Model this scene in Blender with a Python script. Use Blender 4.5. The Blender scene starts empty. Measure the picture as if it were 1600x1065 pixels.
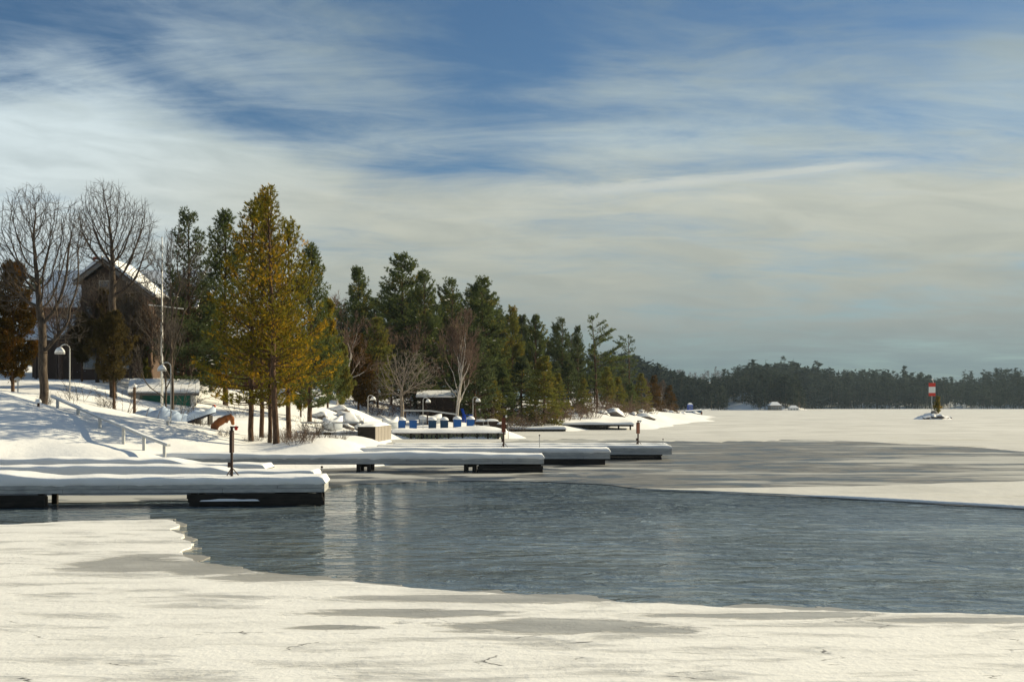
import bpy, math, random
import numpy as np
from mathutils import Vector, Matrix
R = math.radians
SC = bpy.context.scene
COL = SC.collection
F, H0, UC, VH = 1800.0, 3.2, 800.0, 633.0      # focal length in photo pixels, eye height, image centre, horizon row

# ------------------------------------------------------------------ camera
cam = bpy.data.cameras.new('camera'); camo = bpy.data.objects.new('camera', cam); COL.objects.link(camo)
cam.sensor_width = 36; cam.lens = 36 * F / 1600; cam.clip_end = 9000; cam.clip_start = .2
camo.location = (0, 0, H0); camo.rotation_euler = (R(90), 0, 0)
cam.shift_y = (VH - 532.5) / 1600.0            # rising front: verticals stay vertical, horizon low
SC.camera = camo
SC.view_settings.view_transform = 'Standard'; SC.view_settings.look = 'None'
SC.view_settings.gamma = 1; SC.view_settings.exposure = .55
SC.cycles.use_denoising = True
SC.cycles.max_bounces = 6; SC.cycles.diffuse_bounces = 2; SC.cycles.glossy_bounces = 3
SC.cycles.transparent_max_bounces = 4

# ------------------------------------------------------------------ node helper
class NT:
    def __init__(s, tree): s.t = tree; s.n = tree.nodes; s.l = tree.links
    def new(s, typ, **kw):
        n = s.n.new(typ)
        for k, v in kw.items(): setattr(n, k, v)
        return n
    def put(s, sock, v):
        if v is None: return
        if isinstance(v, bpy.types.NodeSocket): s.l.new(v, sock)
        else: sock.default_value = v
    def m(s, op, a=None, b=None, c=None, clamp=False):
        n = s.new('ShaderNodeMath', operation=op, use_clamp=clamp)
        for i, v in enumerate((a, b, c)): s.put(n.inputs[i], v)
        return n.outputs[0]
    def mix(s, f, a, b, mode='MIX'):
        n = s.new('ShaderNodeMix', data_type='RGBA', blend_type=mode, clamp_factor=True)
        s.put(n.inputs[0], f); s.put(n.inputs[6], a if not isinstance(a, tuple) else (*a[:3], 1)); s.put(n.inputs[7], b if not isinstance(b, tuple) else (*b[:3], 1))
        return n.outputs[2]
    def ss(s, x, lo, hi, a=0., b=1.):
        n = s.new('ShaderNodeMapRange', interpolation_type='SMOOTHSTEP', clamp=True)
        for i, v in enumerate((x, lo, hi, a, b)): s.put(n.inputs[i], v)
        return n.outputs[0]
    def noise(s, vec, scale, detail=4, rough=.55, dist=0.):
        n = s.new('ShaderNodeTexNoise'); s.put(n.inputs['Vector'], vec)
        n.inputs['Scale'].default_value = scale; n.inputs['Detail'].default_value = detail
        n.inputs['Roughness'].default_value = rough; n.inputs['Distortion'].default_value = dist
        return n.outputs[0]
    def xyz(s, x, y, z):
        n = s.new('ShaderNodeCombineXYZ')
        for i, v in enumerate((x, y, z)): s.put(n.inputs[i], v)
        return n.outputs[0]
    def sep(s, v):
        n = s.new('ShaderNodeSeparateXYZ'); s.l.new(v, n.inputs[0]); return n.outputs
    def ramp(s, f, stops, interp='LINEAR'):
        n = s.new('ShaderNodeValToRGB'); n.color_ramp.interpolation = interp
        e = n.color_ramp.elements
        while len(e) < len(stops): e.new(.5)
        for el, (p, c) in zip(e, stops):
            el.position = p; el.color = (*c, 1) if isinstance(c, tuple) else (c, c, c, 1)
        s.put(n.inputs[0], f); return n.outputs[0]

# ------------------------------------------------------------------ sky and sun
SUN_AZ, SUN_EL = 66.0, 26.0                    # degrees right of the view direction, above the horizon
w = bpy.data.worlds.new('World'); SC.world = w; w.use_nodes = True
T = NT(w.node_tree); T.n.clear()
sky = T.new('ShaderNodeTexSky', sky_type='NISHITA', sun_disc=False)
sky.sun_elevation = R(SUN_EL); sky.sun_rotation = R(SUN_AZ); sky.air_density = 1.0; sky.dust_density = .6; sky.ozone_density = 2.0
tc = T.new('ShaderNodeTexCoord').outputs['Generated']
x, y, z = T.sep(tc)
zc = T.m('MAXIMUM', z, 0.)
el = T.m('ARCSINE', zc); az = T.m('ARCTAN2', x, y)
k = T.m('DIVIDE', 1., T.m('ADD', zc, .11))
p = T.xyz(T.m('MULTIPLY', x, k), T.m('MULTIPLY', y, k), 0.)
big = T.noise(p, .9, 8, .56, 1.1)
wisp = T.noise(T.xyz(T.m('MULTIPLY', x, T.m('MULTIPLY', k, 1.0)), T.m('MULTIPLY', y, T.m('MULTIPLY', k, 2.2)), 3.1), 1.6, 12, .68, .8)
streak = T.noise(T.xyz(T.m('MULTIPLY', az, 8.), T.m('ADD', T.m('MULTIPLY', el, 38.), T.m('MULTIPLY', az, 4.)), 7.), 1.3, 6, .55, .6)
cover = T.ramp(T.m('DIVIDE', el, 1.0), [(0, .95), (.05, .92), (.10, 1.0), (.175, 1.0), (.225, .58), (.29, .36), (.36, .30), (.7, .36)])
def blob(u, v, ru, rv, s):                     # a cloud bank (or gap) in the part of the sky that the photograph shows
    a0 = math.atan((u - UC) / F); e0 = math.atan((VH - v) / F * math.cos(a0))
    da = T.m('DIVIDE', T.m('SUBTRACT', az, a0), ru / F); de = T.m('DIVIDE', T.m('SUBTRACT', el, e0), rv / F)
    r2 = T.m('ADD', T.m('MULTIPLY', da, da), T.m('MULTIPLY', de, de))
    return T.m('MULTIPLY', T.m('EXPONENT', T.m('MULTIPLY', r2, -1.)), s)
extra = blob(150, 225, 230, 60, .66)
for b in [(380, 195, 110, 42, -.38), (690, 250, 170, 26, -.42), (80, 60, 260, 60, -.04), (790, 90, 120, 120, -.48), (0, 20, 200, 60, -.25), (1600, 10, 300, 40, -.2),
          (1250, 130, 420, 90, .20), (1350, 290, 330, 30, .10), (1150, 262, 300, 22, -.30), (1560, 80, 90, 60, .25), (330, 110, 230, 60, .14), (330, 270, 330, 40, .22), (900, 235, 220, 30, .12)]:
    extra = T.m('ADD', extra, blob(*b))
dens = T.m('ADD', T.m('MULTIPLY', T.m('SUBTRACT', big, .5), 1.4), T.m('MULTIPLY', T.m('SUBTRACT', wisp, .5), 1.5))
dens = T.m('ADD', dens, T.m('MULTIPLY', T.m('SUBTRACT', streak, .5), .75))
dens = T.m('ADD', T.m('ADD', dens, cover), extra)
dens = T.ss(dens, -.12, 1.22)
# a thin old contrail
a1, e1, a2, e2 = math.atan(60/F), math.atan(333/F), math.atan(740/F), math.atan(398/F)*.93
sl = (e2 - e1) / (a2 - a1)
off = T.m('ABSOLUTE', T.m('SUBTRACT', T.m('SUBTRACT', el, e1), T.m('ADD', T.m('MULTIPLY', T.m('SUBTRACT', az, a1), sl), T.m('MULTIPLY', T.m('SUBTRACT', wisp, .5), .018))))
trail = T.m('MULTIPLY', T.ss(off, .0012, .0075, 1., 0.), T.m('MULTIPLY', T.ss(az, a1 - .02, a1 + .05), T.ss(az, a2 - .12, a2 + .02, 1., 0.)))
dens = T.m('MAXIMUM', dens, T.m('MULTIPLY', trail, .85))
ccol = T.ramp(el, [(0, (.105, .15, .165)), (.035, (.125, .165, .175)), (.07, (.235, .255, .235)), (.12, (.335, .345, .295)), (.175, (.40, .41, .355)), (.23, (.36, .42, .42)), (.34, (.155, .22, .27)), (.6, (.19, .25, .30))])
ccol = T.mix(T.m('MULTIPLY', T.ss(az, -.1, -.45), .75), ccol, (.52, .60, .63))
ccol = T.mix(T.ss(streak, .3, .75, 0., .60), ccol, T.mix(.5, ccol, (.13, .17, .18)))
skyc = T.mix(1., sky.outputs[0], (.36, .50, .60), 'MULTIPLY')
STR = .085
skyc = T.mix(1., skyc, (1/1.0,)*3, 'MULTIPLY')
ccol = T.mix(T.m('MULTIPLY', trail, .5), ccol, (.50, .505, .45))
cl = T.mix(1., ccol, (1/STR,)*3, 'MULTIPLY')
for nd in (cl.node,): nd.clamp_result = False
fin = T.mix(dens, skyc, cl)
bg = T.new('ShaderNodeBackground'); T.l.new(fin, bg.inputs[0]); bg.inputs[1].default_value = STR
out = T.new('ShaderNodeOutputWorld'); T.l.new(bg.outputs[0], out.inputs[0])

sun = bpy.data.lights.new('sun', 'SUN'); suno = bpy.data.objects.new('sun', sun); COL.objects.link(suno)
sun.energy = 5.0; sun.angle = R(.6); sun.color = (1, .86, .58)
sd = Vector((math.sin(R(SUN_AZ))*math.cos(R(SUN_EL)), math.cos(R(SUN_AZ))*math.cos(R(SUN_EL)), math.sin(R(SUN_EL))))
suno.rotation_euler = sd.to_track_quat('Z', 'Y').to_euler(); suno.location = (60, 30, 60)

# ------------------------------------------------------------------ mesh helpers
def P(u, v, d): return Vector(((u - UC) / F * d, d, H0 - (v - VH) / F * d))
def GP(u, v, z=0.):
    d = (H0 - z) * F / (v - VH); return P(u, v, d)
def mesh_np(name, V, FL):
    me = bpy.data.meshes.new(name); V = np.asarray(V, np.float32)
    me.vertices.add(len(V)); me.vertices.foreach_set('co', V.ravel())
    idx = np.concatenate([np.asarray(f, np.int32).ravel() for f in FL])
    tot = np.concatenate([np.full(len(f), np.asarray(f).shape[1], np.int32) for f in FL])
    me.loops.add(len(idx)); me.loops.foreach_set('vertex_index', idx)
    st = np.concatenate([[0], np.cumsum(tot)[:-1]]).astype(np.int32)
    me.polygons.add(len(tot)); me.polygons.foreach_set('loop_start', st); me.polygons.foreach_set('loop_total', tot)
    me.update(calc_edges=True); me.validate(); return me
def link(name, me, mat, parent=None, smooth=False, loc=None):
    o = bpy.data.objects.new(name, me); COL.objects.link(o)
    if mat is not None:
        if not me.materials: me.materials.append(mat)
        elif me.materials[0] != mat: o.material_slots[0].link = 'OBJECT'; o.material_slots[0].material = mat
    if smooth: me.polygons.foreach_set('use_smooth', [True]*len(me.polygons))
    if parent: o.parent = parent
    if loc is not None: o.location = loc
    return o
def tag(o, label=None, cat=None, group=None, kind=None):
    if label: o['label'] = label
    if cat: o['category'] = cat
    if group: o['group'] = group
    if kind: o['kind'] = kind
    return o
def root(name, loc, label, cat, group=None, rz=0.):
    o = bpy.data.objects.new(name, None); COL.objects.link(o); o.location = loc; o.rotation_euler = (0, 0, rz)
    o.empty_display_size = .3
    return tag(o, label, cat, group)
def copy_tree(o, parent=None):
    c = o.copy(); COL.objects.link(c); c.parent = parent
    for ch in list(o.children): copy_tree(ch, c)
    return c
class MB:
    def __init__(s): s.v = []; s.f = []
    def quadbox(s, pts):
        b = len(s.v); s.v += [tuple(q) for q in pts]
        s.f += [tuple(b+i for i in q) for q in ((0,3,2,1),(4,5,6,7),(0,1,5,4),(1,2,6,5),(2,3,7,6),(3,0,4,7))]; return s
    def box(s, c, d, rz=0., rx=0., ry=0.):
        M = Matrix.Rotation(rz, 3, 'Z') @ Matrix.Rotation(ry, 3, 'Y') @ Matrix.Rotation(rx, 3, 'X')
        pts = []
        for zz in (-1, 1):
            for xx, yy in ((-1,-1),(1,-1),(1,1),(-1,1)): pts.append(Vector(c) + M @ Vector((xx*d[0]/2, yy*d[1]/2, zz*d[2]/2)))
        return s.quadbox(pts)
    def beam(s, a, b, w, h):
        a, b = Vector(a), Vector(b); d = (b-a); L = d.length; q = d.to_track_quat('X', 'Z').to_matrix()
        c = (a+b)/2; pts = []
        for zz in (-1, 1):
            for xx, yy in ((-1,-1),(1,-1),(1,1),(-1,1)): pts.append(c + q @ Vector((xx*L/2, yy*w/2, zz*h/2)))
        return s.quadbox(pts)
    def tube(s, pts, rad, n=8, cap=True, sq=(1, 1)):
        pts = [Vector(q) for q in pts]
        if not hasattr(rad, '__len__'): rad = [rad]*len(pts)
        b = len(s.v); prev = None
        for i, q in enumerate(pts):
            t = (pts[min(i+1, len(pts)-1)] - pts[max(i-1, 0)]).normalized()
            a = prev if prev is not None else (Vector((0,1,0)) if abs(t.y) < .9 else Vector((1,0,0)))
            a = (a - t*a.dot(t)).normalized(); prev = a; c = t.cross(a)
            for j in range(n):
                an = 2*math.pi*j/n; s.v.append(tuple(q + a*math.cos(an)*rad[i]*sq[0] + c*math.sin(an)*rad[i]*sq[1]))
        for i in range(len(pts)-1):
            for j in range(n): s.f.append((b+i*n+j, b+i*n+(j+1)%n, b+(i+1)*n+(j+1)%n, b+(i+1)*n+j))
        if cap:
            s.f.append(tuple(b+j for j in range(n))[::-1]); s.f.append(tuple(b+(len(pts)-1)*n+j for j in range(n)))
        return s
    def lathe(s, prof, c=(0,0,0), n=14):
        b = len(s.v)
        for r, zz in prof:
            for j in range(n): an = 2*math.pi*j/n; s.v.append((c[0]+r*math.cos(an), c[1]+r*math.sin(an), c[2]+zz))
        for i in range(len(prof)-1):
            for j in range(n): s.f.append((b+i*n+j, b+i*n+(j+1)%n, b+(i+1)*n+(j+1)%n, b+(i+1)*n+j))
        return s
    def poly(s, pts):
        b = len(s.v); s.v += [tuple(q) for q in pts]; s.f.append(tuple(range(b, b+len(pts)))); return s
    def slab(s, pts, t):                       # polygon with thickness t downwards along its own normal
        pts = [Vector(q) for q in pts]; n = sum(((pts[i]-pts[0]).cross(pts[i+1]-pts[0]) for i in range(1, len(pts)-1)), Vector()).normalized()
        m = len(pts); b = len(s.v); s.v += [tuple(q) for q in pts] + [tuple(q-n*t) for q in pts]
        s.f.append(tuple(range(b, b+m))); s.f.append(tuple(range(b+2*m-1, b+m-1, -1)))
        for i in range(m): j = (i+1) % m; s.f.append((b+i, b+m+i, b+m+j, b+j))
        return s
    def build(s, name, mat, parent=None, smooth=False, off=None):
        me = bpy.data.meshes.new(name)
        V = s.v if off is None else [(a-off[0], b-off[1], c-off[2]) for a, b, c in s.v]
        me.from_pydata(V, [], s.f); me.update()
        return link(name, me, mat, parent, smooth)
def lump(nu, nv, fn):                          # a smooth grid sheet
    V = [fn(i/(nu-1), j/(nv-1)) for j in range(nv) for i in range(nu)]
    Fc = [(j*nu+i, j*nu+i+1, (j+1)*nu+i+1, (j+1)*nu+i) for j in range(nv-1) for i in range(nu-1)]
    m = MB(); m.v = [tuple(q) for q in V]; m.f = Fc; return m
rngn = np.random.default_rng(5)
_w = [(rngn.normal(size=2)*f, rngn.uniform(0, 6.28), a) for f, a, k in ((.25, .10, 6), (.7, .05, 8), (1.8, .018, 10)) for _ in range(k)]
def wav(X, Y): 
    s = 0
    for kv, ph, a in _w: s = s + a*np.sin(kv[0]*X + kv[1]*Y + ph)
    return s
def hsh(*a): return (math.sin(sum(q*k for q, k in zip(a, (12.9898, 78.233, 37.719)))) * 43758.5453) % 1.0

# ------------------------------------------------------------------ materials
def mat(name, fn):
    m = bpy.data.materials.new(name); m.use_nodes = True; t = NT(m.node_tree); t.n.clear()
    o = t.new('ShaderNodeOutputMaterial'); t.l.new(fn(t), o.inputs[0]); return m
def bsdf(t, col, rough=.7, normal=None, spec=.4, metal=0.):
    b = t.new('ShaderNodeBsdfPrincipled'); t.put(b.inputs['Base Color'], (*col, 1) if isinstance(col, tuple) else col)
    t.put(b.inputs['Roughness'], rough); b.inputs['Specular IOR Level'].default_value = spec; t.put(b.inputs['Metallic'], metal)
    if normal is not None: t.l.new(normal, b.inputs['Normal'])
    return b.outputs[0]
def bump(t, h, s=.5, d=.05):
    b = t.new('ShaderNodeBump'); b.inputs['Strength'].default_value = s; b.inputs['Distance'].default_value = d
    t.l.new(h, b.inputs['Height']); return b.outputs[0]
def pos(t): return t.new('ShaderNodeNewGeometry').outputs['Position']
def obc(t): return t.new('ShaderNodeTexCoord').outputs['Object']
def simple(name, c, rough=.7, var=.25, sc=6., spec=.3, bs=.2, metal=0.):
    def f(t):
        n = t.noise(obc(t), sc, 5, .6)
        c2 = tuple(q*(1-var) for q in c); c3 = tuple(min(1, q*(1+var)) for q in c)
        return bsdf(t, t.mix(n, c2, c3), rough, bump(t, n, bs, .02), spec, metal)
    return mat(name, f)
def f_snow(t):
    q = pos(t); n = t.noise(q, 1.6, 6, .6); n2 = t.noise(q, 14., 3, .6); n3 = t.noise(q, .25, 3, .5)
    h = t.m('ADD', t.m('MULTIPLY', n, 1.), t.m('MULTIPLY', n2, .18))
    return bsdf(t, t.mix(n3, (.78, .79, .80), (.86, .86, .85)), .75, bump(t, h, .35, .12), .2)
M_snow = mat('snow', f_snow)
def f_dsnow(t):
    q = pos(t); n = t.noise(q, 5., 6, .6); n3 = t.noise(q, .9, 3, .5)
    return bsdf(t, t.mix(n3, (.76, .78, .80), (.86, .86, .86)), .7, bump(t, n, .4, .05), .2)
M_dsnow = mat('drifted snow', f_dsnow)
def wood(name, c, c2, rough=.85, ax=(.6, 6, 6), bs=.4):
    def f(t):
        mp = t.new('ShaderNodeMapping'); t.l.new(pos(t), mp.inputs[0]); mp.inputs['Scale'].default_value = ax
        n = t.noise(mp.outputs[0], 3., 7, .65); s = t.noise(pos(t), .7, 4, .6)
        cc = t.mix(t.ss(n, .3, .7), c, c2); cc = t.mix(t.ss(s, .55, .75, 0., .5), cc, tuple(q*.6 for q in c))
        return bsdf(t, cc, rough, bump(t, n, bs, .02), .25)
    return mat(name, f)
M_fascia = wood('weathered fascia', (.30, .31, .31), (.46, .46, .44))
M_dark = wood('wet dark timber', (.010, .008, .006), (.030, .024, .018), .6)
M_grey = wood('grey timber', (.12, .11, .10), (.24, .22, .20))
M_rail = simple('painted rail', (.45, .46, .46), .6)
M_brown = simple('rust brown paint', (.13, .038, .018), .6, .35, 4)
M_bpole = simple('dark brown pole', (.05, .028, .02), .6)
M_red = simple('red', (.55, .035, .02), .5); M_white = simple('white paint', (.75, .74, .70), .5, .06)
M_lamp = simple('lamp enamel', (.42, .42, .41), .4, .1); M_steel = simple('galvanised pipe', (.36, .36, .36), .45, .2, 8, .5, .1, .3)
M_green = simple('green door', (.018, .16, .105), .5, .25, 2); M_bluep = simple('blue plastic', (.012, .10, .34), .45, .2, 3)
M_blue2 = simple('dull blue plastic', (.012, .055, .12), .5, .25, 3)
M_navy = simple('navy plastic', (.01, .018, .06), .5); M_bluec = simple('bright blue paint', (.01, .07, .50), .45, .15)
M_tarp = simple('pale tarp', (.50, .60, .74), .5, .18, 3, .4, .5); M_hull = simple('pale hull', (.42, .45, .48), .4, .15, 2)
M_hbrown = simple('house siding', (.085, .055, .040), .8, .3, 2); M_shed = simple('dark shed siding', (.030, .020, .017), .85, .3, 2)
M_red_house = simple('red brown siding', (.13, .055, .035), .8, .25, 2)
M_brick = simple('brick', (.30, .07, .035), .85, .3, 7); M_glass = simple('window glass', (.03, .045, .07), .1, .2, 1, .8, 0)
M_slat = simple('grey slat', (.30, .27, .235), .8, .2, 3); M_carv = simple('rust brown carving', (.27, .095, .028), .75, .55, 5)
M_lattice = simple('mossy board', (.16, .18, .12), .85, .4, 2); M_ltan = simple('pale siding', (.40, .36, .30), .8, .15, 2)
def bark(name, c, c2):
    def f(t):
        mp = t.new('ShaderNodeMapping'); t.l.new(obc(t), mp.inputs[0]); mp.inputs['Scale'].default_value = (5, 5, 1.2)
        n = t.noise(mp.outputs[0], 2.5, 6, .65)
        return bsdf(t, t.mix(t.ss(n, .35, .65), c, c2), .9, bump(t, n, .6, .04), .15)
    return mat(name, f)
M_bark = bark('grey brown bark', (.045, .034, .026), (.11, .085, .065)); M_pbark = bark('pine bark', (.045, .027, .018), (.13, .078, .048))
M_birch = bark('birch bark', (.28, .25, .22), (.55, .51, .46)); M_twig = bark('twigs', (.050, .042, .036), (.11, .092, .076))
M_rtwig = bark('reddish twigs', (.085, .055, .042), (.17, .115, .085)); M_pale = bark('pale limbs', (.16, .13, .10), (.34, .29, .24))
def leafmat(name, a, b, gold=None, gsc=.45, gth=(.5, .68), tr=.45):
    def f(t):
        g = t.new('ShaderNodeNewGeometry'); r = g.outputs['Random Per Island']
        n = t.noise(obc(t), .9, 3, .6)
        c = t.mix(t.m('MULTIPLY_ADD', r, .6, t.m('MULTIPLY', n, .4)), a, b)
        if gold: c = t.mix(t.ss(t.m('ADD', t.noise(obc(t), gsc, 4, .6), t.m('MULTIPLY', t.m('SUBTRACT', r, .5), .12)), *gth), c, gold)
        d = t.new('ShaderNodeBsdfDiffuse'); t.l.new(c, d.inputs[0])
        tl = t.new('ShaderNodeBsdfTranslucent'); t.l.new(c, tl.inputs[0])
        mx = t.new('ShaderNodeMixShader'); mx.inputs[0].default_value = tr; t.l.new(d.outputs[0], mx.inputs[1]); t.l.new(tl.outputs[0], mx.inputs[2])
        return mx.outputs[0]
    return mat(name, f)
L_sungold = leafmat('sunlit gold pine needles', (.074, .080, .013), (.24, .20, .024), (.50, .285, .020), .55, (.48, .70), .5)  # olive-green needles with the warm sunlight painted in as gold
L_pine = leafmat('pine needles', (0.048, 0.073, 0.028), (0.135, 0.159, 0.054), (0.254, 0.199, 0.041), .4, (.55, .75))
L_dark = leafmat('dark conifer needles', (0.039, 0.058, 0.029), (0.109, 0.129, 0.055), (0.195, 0.156, 0.043), .5, (.58, .8))
L_olive = leafmat('olive young conifer', (0.079, 0.095, 0.023), (0.216, 0.209, 0.049), (0.259, 0.173, 0.029), .5, (.5, .7), .4)
L_hem = leafmat('brownish hemlock', (0.039, 0.034, 0.016), (0.098, 0.075, 0.031), (0.143, 0.098, 0.029), .6, (.5, .75))
L_rust = leafmat('rusty cedar', (.045, .034, .010), (.12, .068, .016), (.17, .075, .014), .6, (.5, .7), .35)
L_far = leafmat('far conifers', (0.016, 0.024, 0.021), (0.040, 0.050, 0.038)); L_farb = leafmat('far bare crowns', (.05, .045, .05), (.085, .075, .08))

# ------------------------------------------------------------------ land: one snow sheet through measured points
CP = []
def cp(u, v, d): q = P(u, v, d); CP.append((q.x, q.y, q.z))
for a in [(-90,708,51.5),(0,713,52.5),(60,713,52.5),(120,713,52.5),(200,712,53),(245,710,54),(300,702,57),(-100,600,62),(0,613,62),(30,619,62),(62,630,61.5),(110,638,61.5),(150,644,61),(200,651,61),(245,659,61),(300,671,61),(345,682,61),
          (0,655,57),(60,668,56.5),(110,682,56),(160,694,55.5),(200,702,55),
          (30,606,78),(120,598,84),(60,592,95),(-60,590,95),(200,612,86),(165,640,71),(120,628,70),(70,632,66),(250,655,76),(310,656,76),(345,672,68),(330,628,90),(360,612,98),(330,598,105),(400,650,80),(200,590,110),(0,575,120),(-120,570,130),
          (395,691,62.5),(432,697,61),(445,686,68),(470,695,60),(530,694,61),(575,700,61),(480,672,80),(520,684,74),(560,684,74),(590,687,73),(492,648,98),(440,645,95),(540,652,100),(590,652,118),(560,646,125),(630,652,131),(690,658,131),(620,671,114),(630,671,121),(690,671,121),(735,671,121),(660,671,116),
          (660,672,110),(720,672,110),(775,671,110),(740,664,131),(700,652,138),(640,638,138),(720,641,140),(800,656,150),(860,655,156),(560,632,150),(650,630,165),(800,634,175),(905,650,163),(870,636,195),(960,642,185),(930,632,215),(1000,638,230),(1040,642,270),(1075,645,310),(700,618,230),(850,626,260),(400,600,150),(500,610,200)]: cp(*a)
shore = [(-40,51),(-30,51),(-22,51.2),(-17,52.2),(-13,56),(-9.5,58.5),(-7.6,61),(-7.0,66),(-7.0,74),(-7.4,79),(-9.5,88),(-10.8,98),(-10.6,107.5),(-6,108.2),(-1.2,108.5),(-1.8,118),(-2.6,130),(-1.2,138.5),(6.6,141.5),(10,149),(16,150.5),(20,162),(25,185),(33,215),(42,260),(50,300),(56,338),(52,352),(38,360),(10,380),(-40,400),(-120,410)]
for i, (a, b) in enumerate(shore):
    CP.append((a, b, .22))
    p0, p1 = shore[max(i-1, 0)], shore[min(i+1, len(shore)-1)]
    dx, dy = p1[0]-p0[0], p1[1]-p0[1]; L = math.hypot(dx, dy); nx, ny = dy/L, -dx/L
    for r_, z_ in ((2.2, -.7), (7, -1.6)):
        s_ = r_ * (1 if b < 130 else 2); CP.append((a+nx*s_, b+ny*s_, z_))
CP += [(-150, 300, 8), (-100, 330, 6), (-60, 300, 5), (-20, 310, 4), (-80, 220, 7), (-60, 160, 7), (-120, 200, 8)]
CPA = np.array(CP); CC = 3.0
def _k(A, B): return np.sqrt(((A[:, None, :] - B[None])**2).sum(-1) + CC*CC)
_A = _k(CPA[:, :2], CPA[:, :2]); _n = len(CPA)
_B = np.zeros((_n+1, _n+1)); _B[:_n, :_n] = _A + np.eye(_n)*(-.05); _B[_n, :_n] = 1; _B[:_n, _n] = 1
_W = np.linalg.solve(_B, np.append(CPA[:, 2], 0))
def land(X, Y):
    X = np.atleast_1d(np.asarray(X, float)); Y = np.atleast_1d(np.asarray(Y, float)); o = np.empty(len(X))
    for i in range(0, len(X), 8000):
        q = np.stack([X[i:i+8000], Y[i:i+8000]], 1); o[i:i+8000] = _k(q, CPA[:, :2]) @ _W[:_n] + _W[_n]
    return o + wav(X, Y)*np.clip((o-.15)/.8, 0, 1)*(.55 + np.clip(Y-90, 0, 60)/60*.4)
def gz(x_, y_): return float(land([x_], [y_])[0])
xs = np.concatenate([np.arange(-170, -50, 4), np.arange(-50, 30, .55), np.arange(30, 66, 2)])
ys = np.concatenate([np.arange(48, 80, .5), np.arange(80, 150, 1.0), np.arange(150, 250, 2.2), np.arange(250, 420, 6)])
XX, YY = np.meshgrid(xs, ys); ZZ = np.maximum(land(XX.ravel(), YY.ravel()), -1.2)
nx_, ny_ = len(xs), len(ys); ii = np.arange(nx_*ny_).reshape(ny_, nx_)
q = np.stack([ii[:-1, :-1], ii[:-1, 1:], ii[1:, 1:], ii[1:, :-1]], -1).reshape(-1, 4)
q = q[(ZZ[q] > -1.15).any(1)]
tag(link('snow_bank', mesh_np('snow_bank', np.stack([XX.ravel(), YY.ravel(), ZZ], 1), [q]), M_snow, smooth=True), kind='structure')

# ------------------------------------------------------------------ water and ice
def f_water(t):
    q = pos(t)
    mp = t.new('ShaderNodeMapping'); t.l.new(q, mp.inputs[0]); mp.inputs['Scale'].default_value = (1.0, 1.5, 1); mp.inputs['Rotation'].default_value = (0, 0, .12)
    a = t.noise(mp.outputs[0], 1.25, 4, .55, 1.1); b = t.noise(mp.outputs[0], .5, 3, .5, .4)
    h = t.m('ADD', a, t.m('MULTIPLY', b, .9))
    _, Yw, _ = t.sep(q); gust = t.m('MULTIPLY', t.ss(t.noise(t.xyz(t.sep(q)[0], t.m('MULTIPLY', t.sep(q)[1], 2.), 0.), .11, 4, .6), .35, .65, .35, 1.25), t.ss(t.m('ADD', Yw, t.m('MULTIPLY', t.noise(q, .12, 3, .5), 8.)), 33., 42., .62, 2.0))
    bp = t.new('ShaderNodeBump'); bp.inputs['Distance'].default_value = .28; t.l.new(t.m('MULTIPLY', h, gust), bp.inputs['Height']); bp.inputs['Strength'].default_value = .8
    bb = t.new('ShaderNodeBsdfPrincipled'); bb.inputs['Base Color'].default_value = (.115, .148, .166, 1); bb.inputs['Roughness'].default_value = .07; bb.inputs['IOR'].default_value = 1.42
    t.l.new(bp.outputs[0], bb.inputs['Normal']); return bb.outputs[0]
M_water = mat('rippled water', f_water)
def rects(name, pts, zz, m, th=.0):
    mb = MB()
    if th: mb.slab([(a, b, zz) for a, b in pts], th)
    else: mb.poly([(a, b, zz) for a, b in pts])
    o = mb.build(name, m); return tag(o, kind='structure')
rects('water', [(-90, 1), (130, 1), (130, 145), (-90, 145)], 0., M_water)
def ell(t, q, c, r, nz, lo=.6, hi=1.05):       # a slushy patch with a ragged rim
    X_, Y_, _ = t.sep(q); a = t.m('DIVIDE', t.m('SUBTRACT', X_, c[0]), r[0]); b = t.m('DIVIDE', t.m('SUBTRACT', Y_, c[1]), r[1])
    d = t.m('SQRT', t.m('ADD', t.m('MULTIPLY', a, a), t.m('MULTIPLY', b, b)))
    return t.ss(t.m('ADD', d, t.m('MULTIPLY', t.m('SUBTRACT', nz, .5), 2.4)), lo, hi, 1., 0.)
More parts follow.
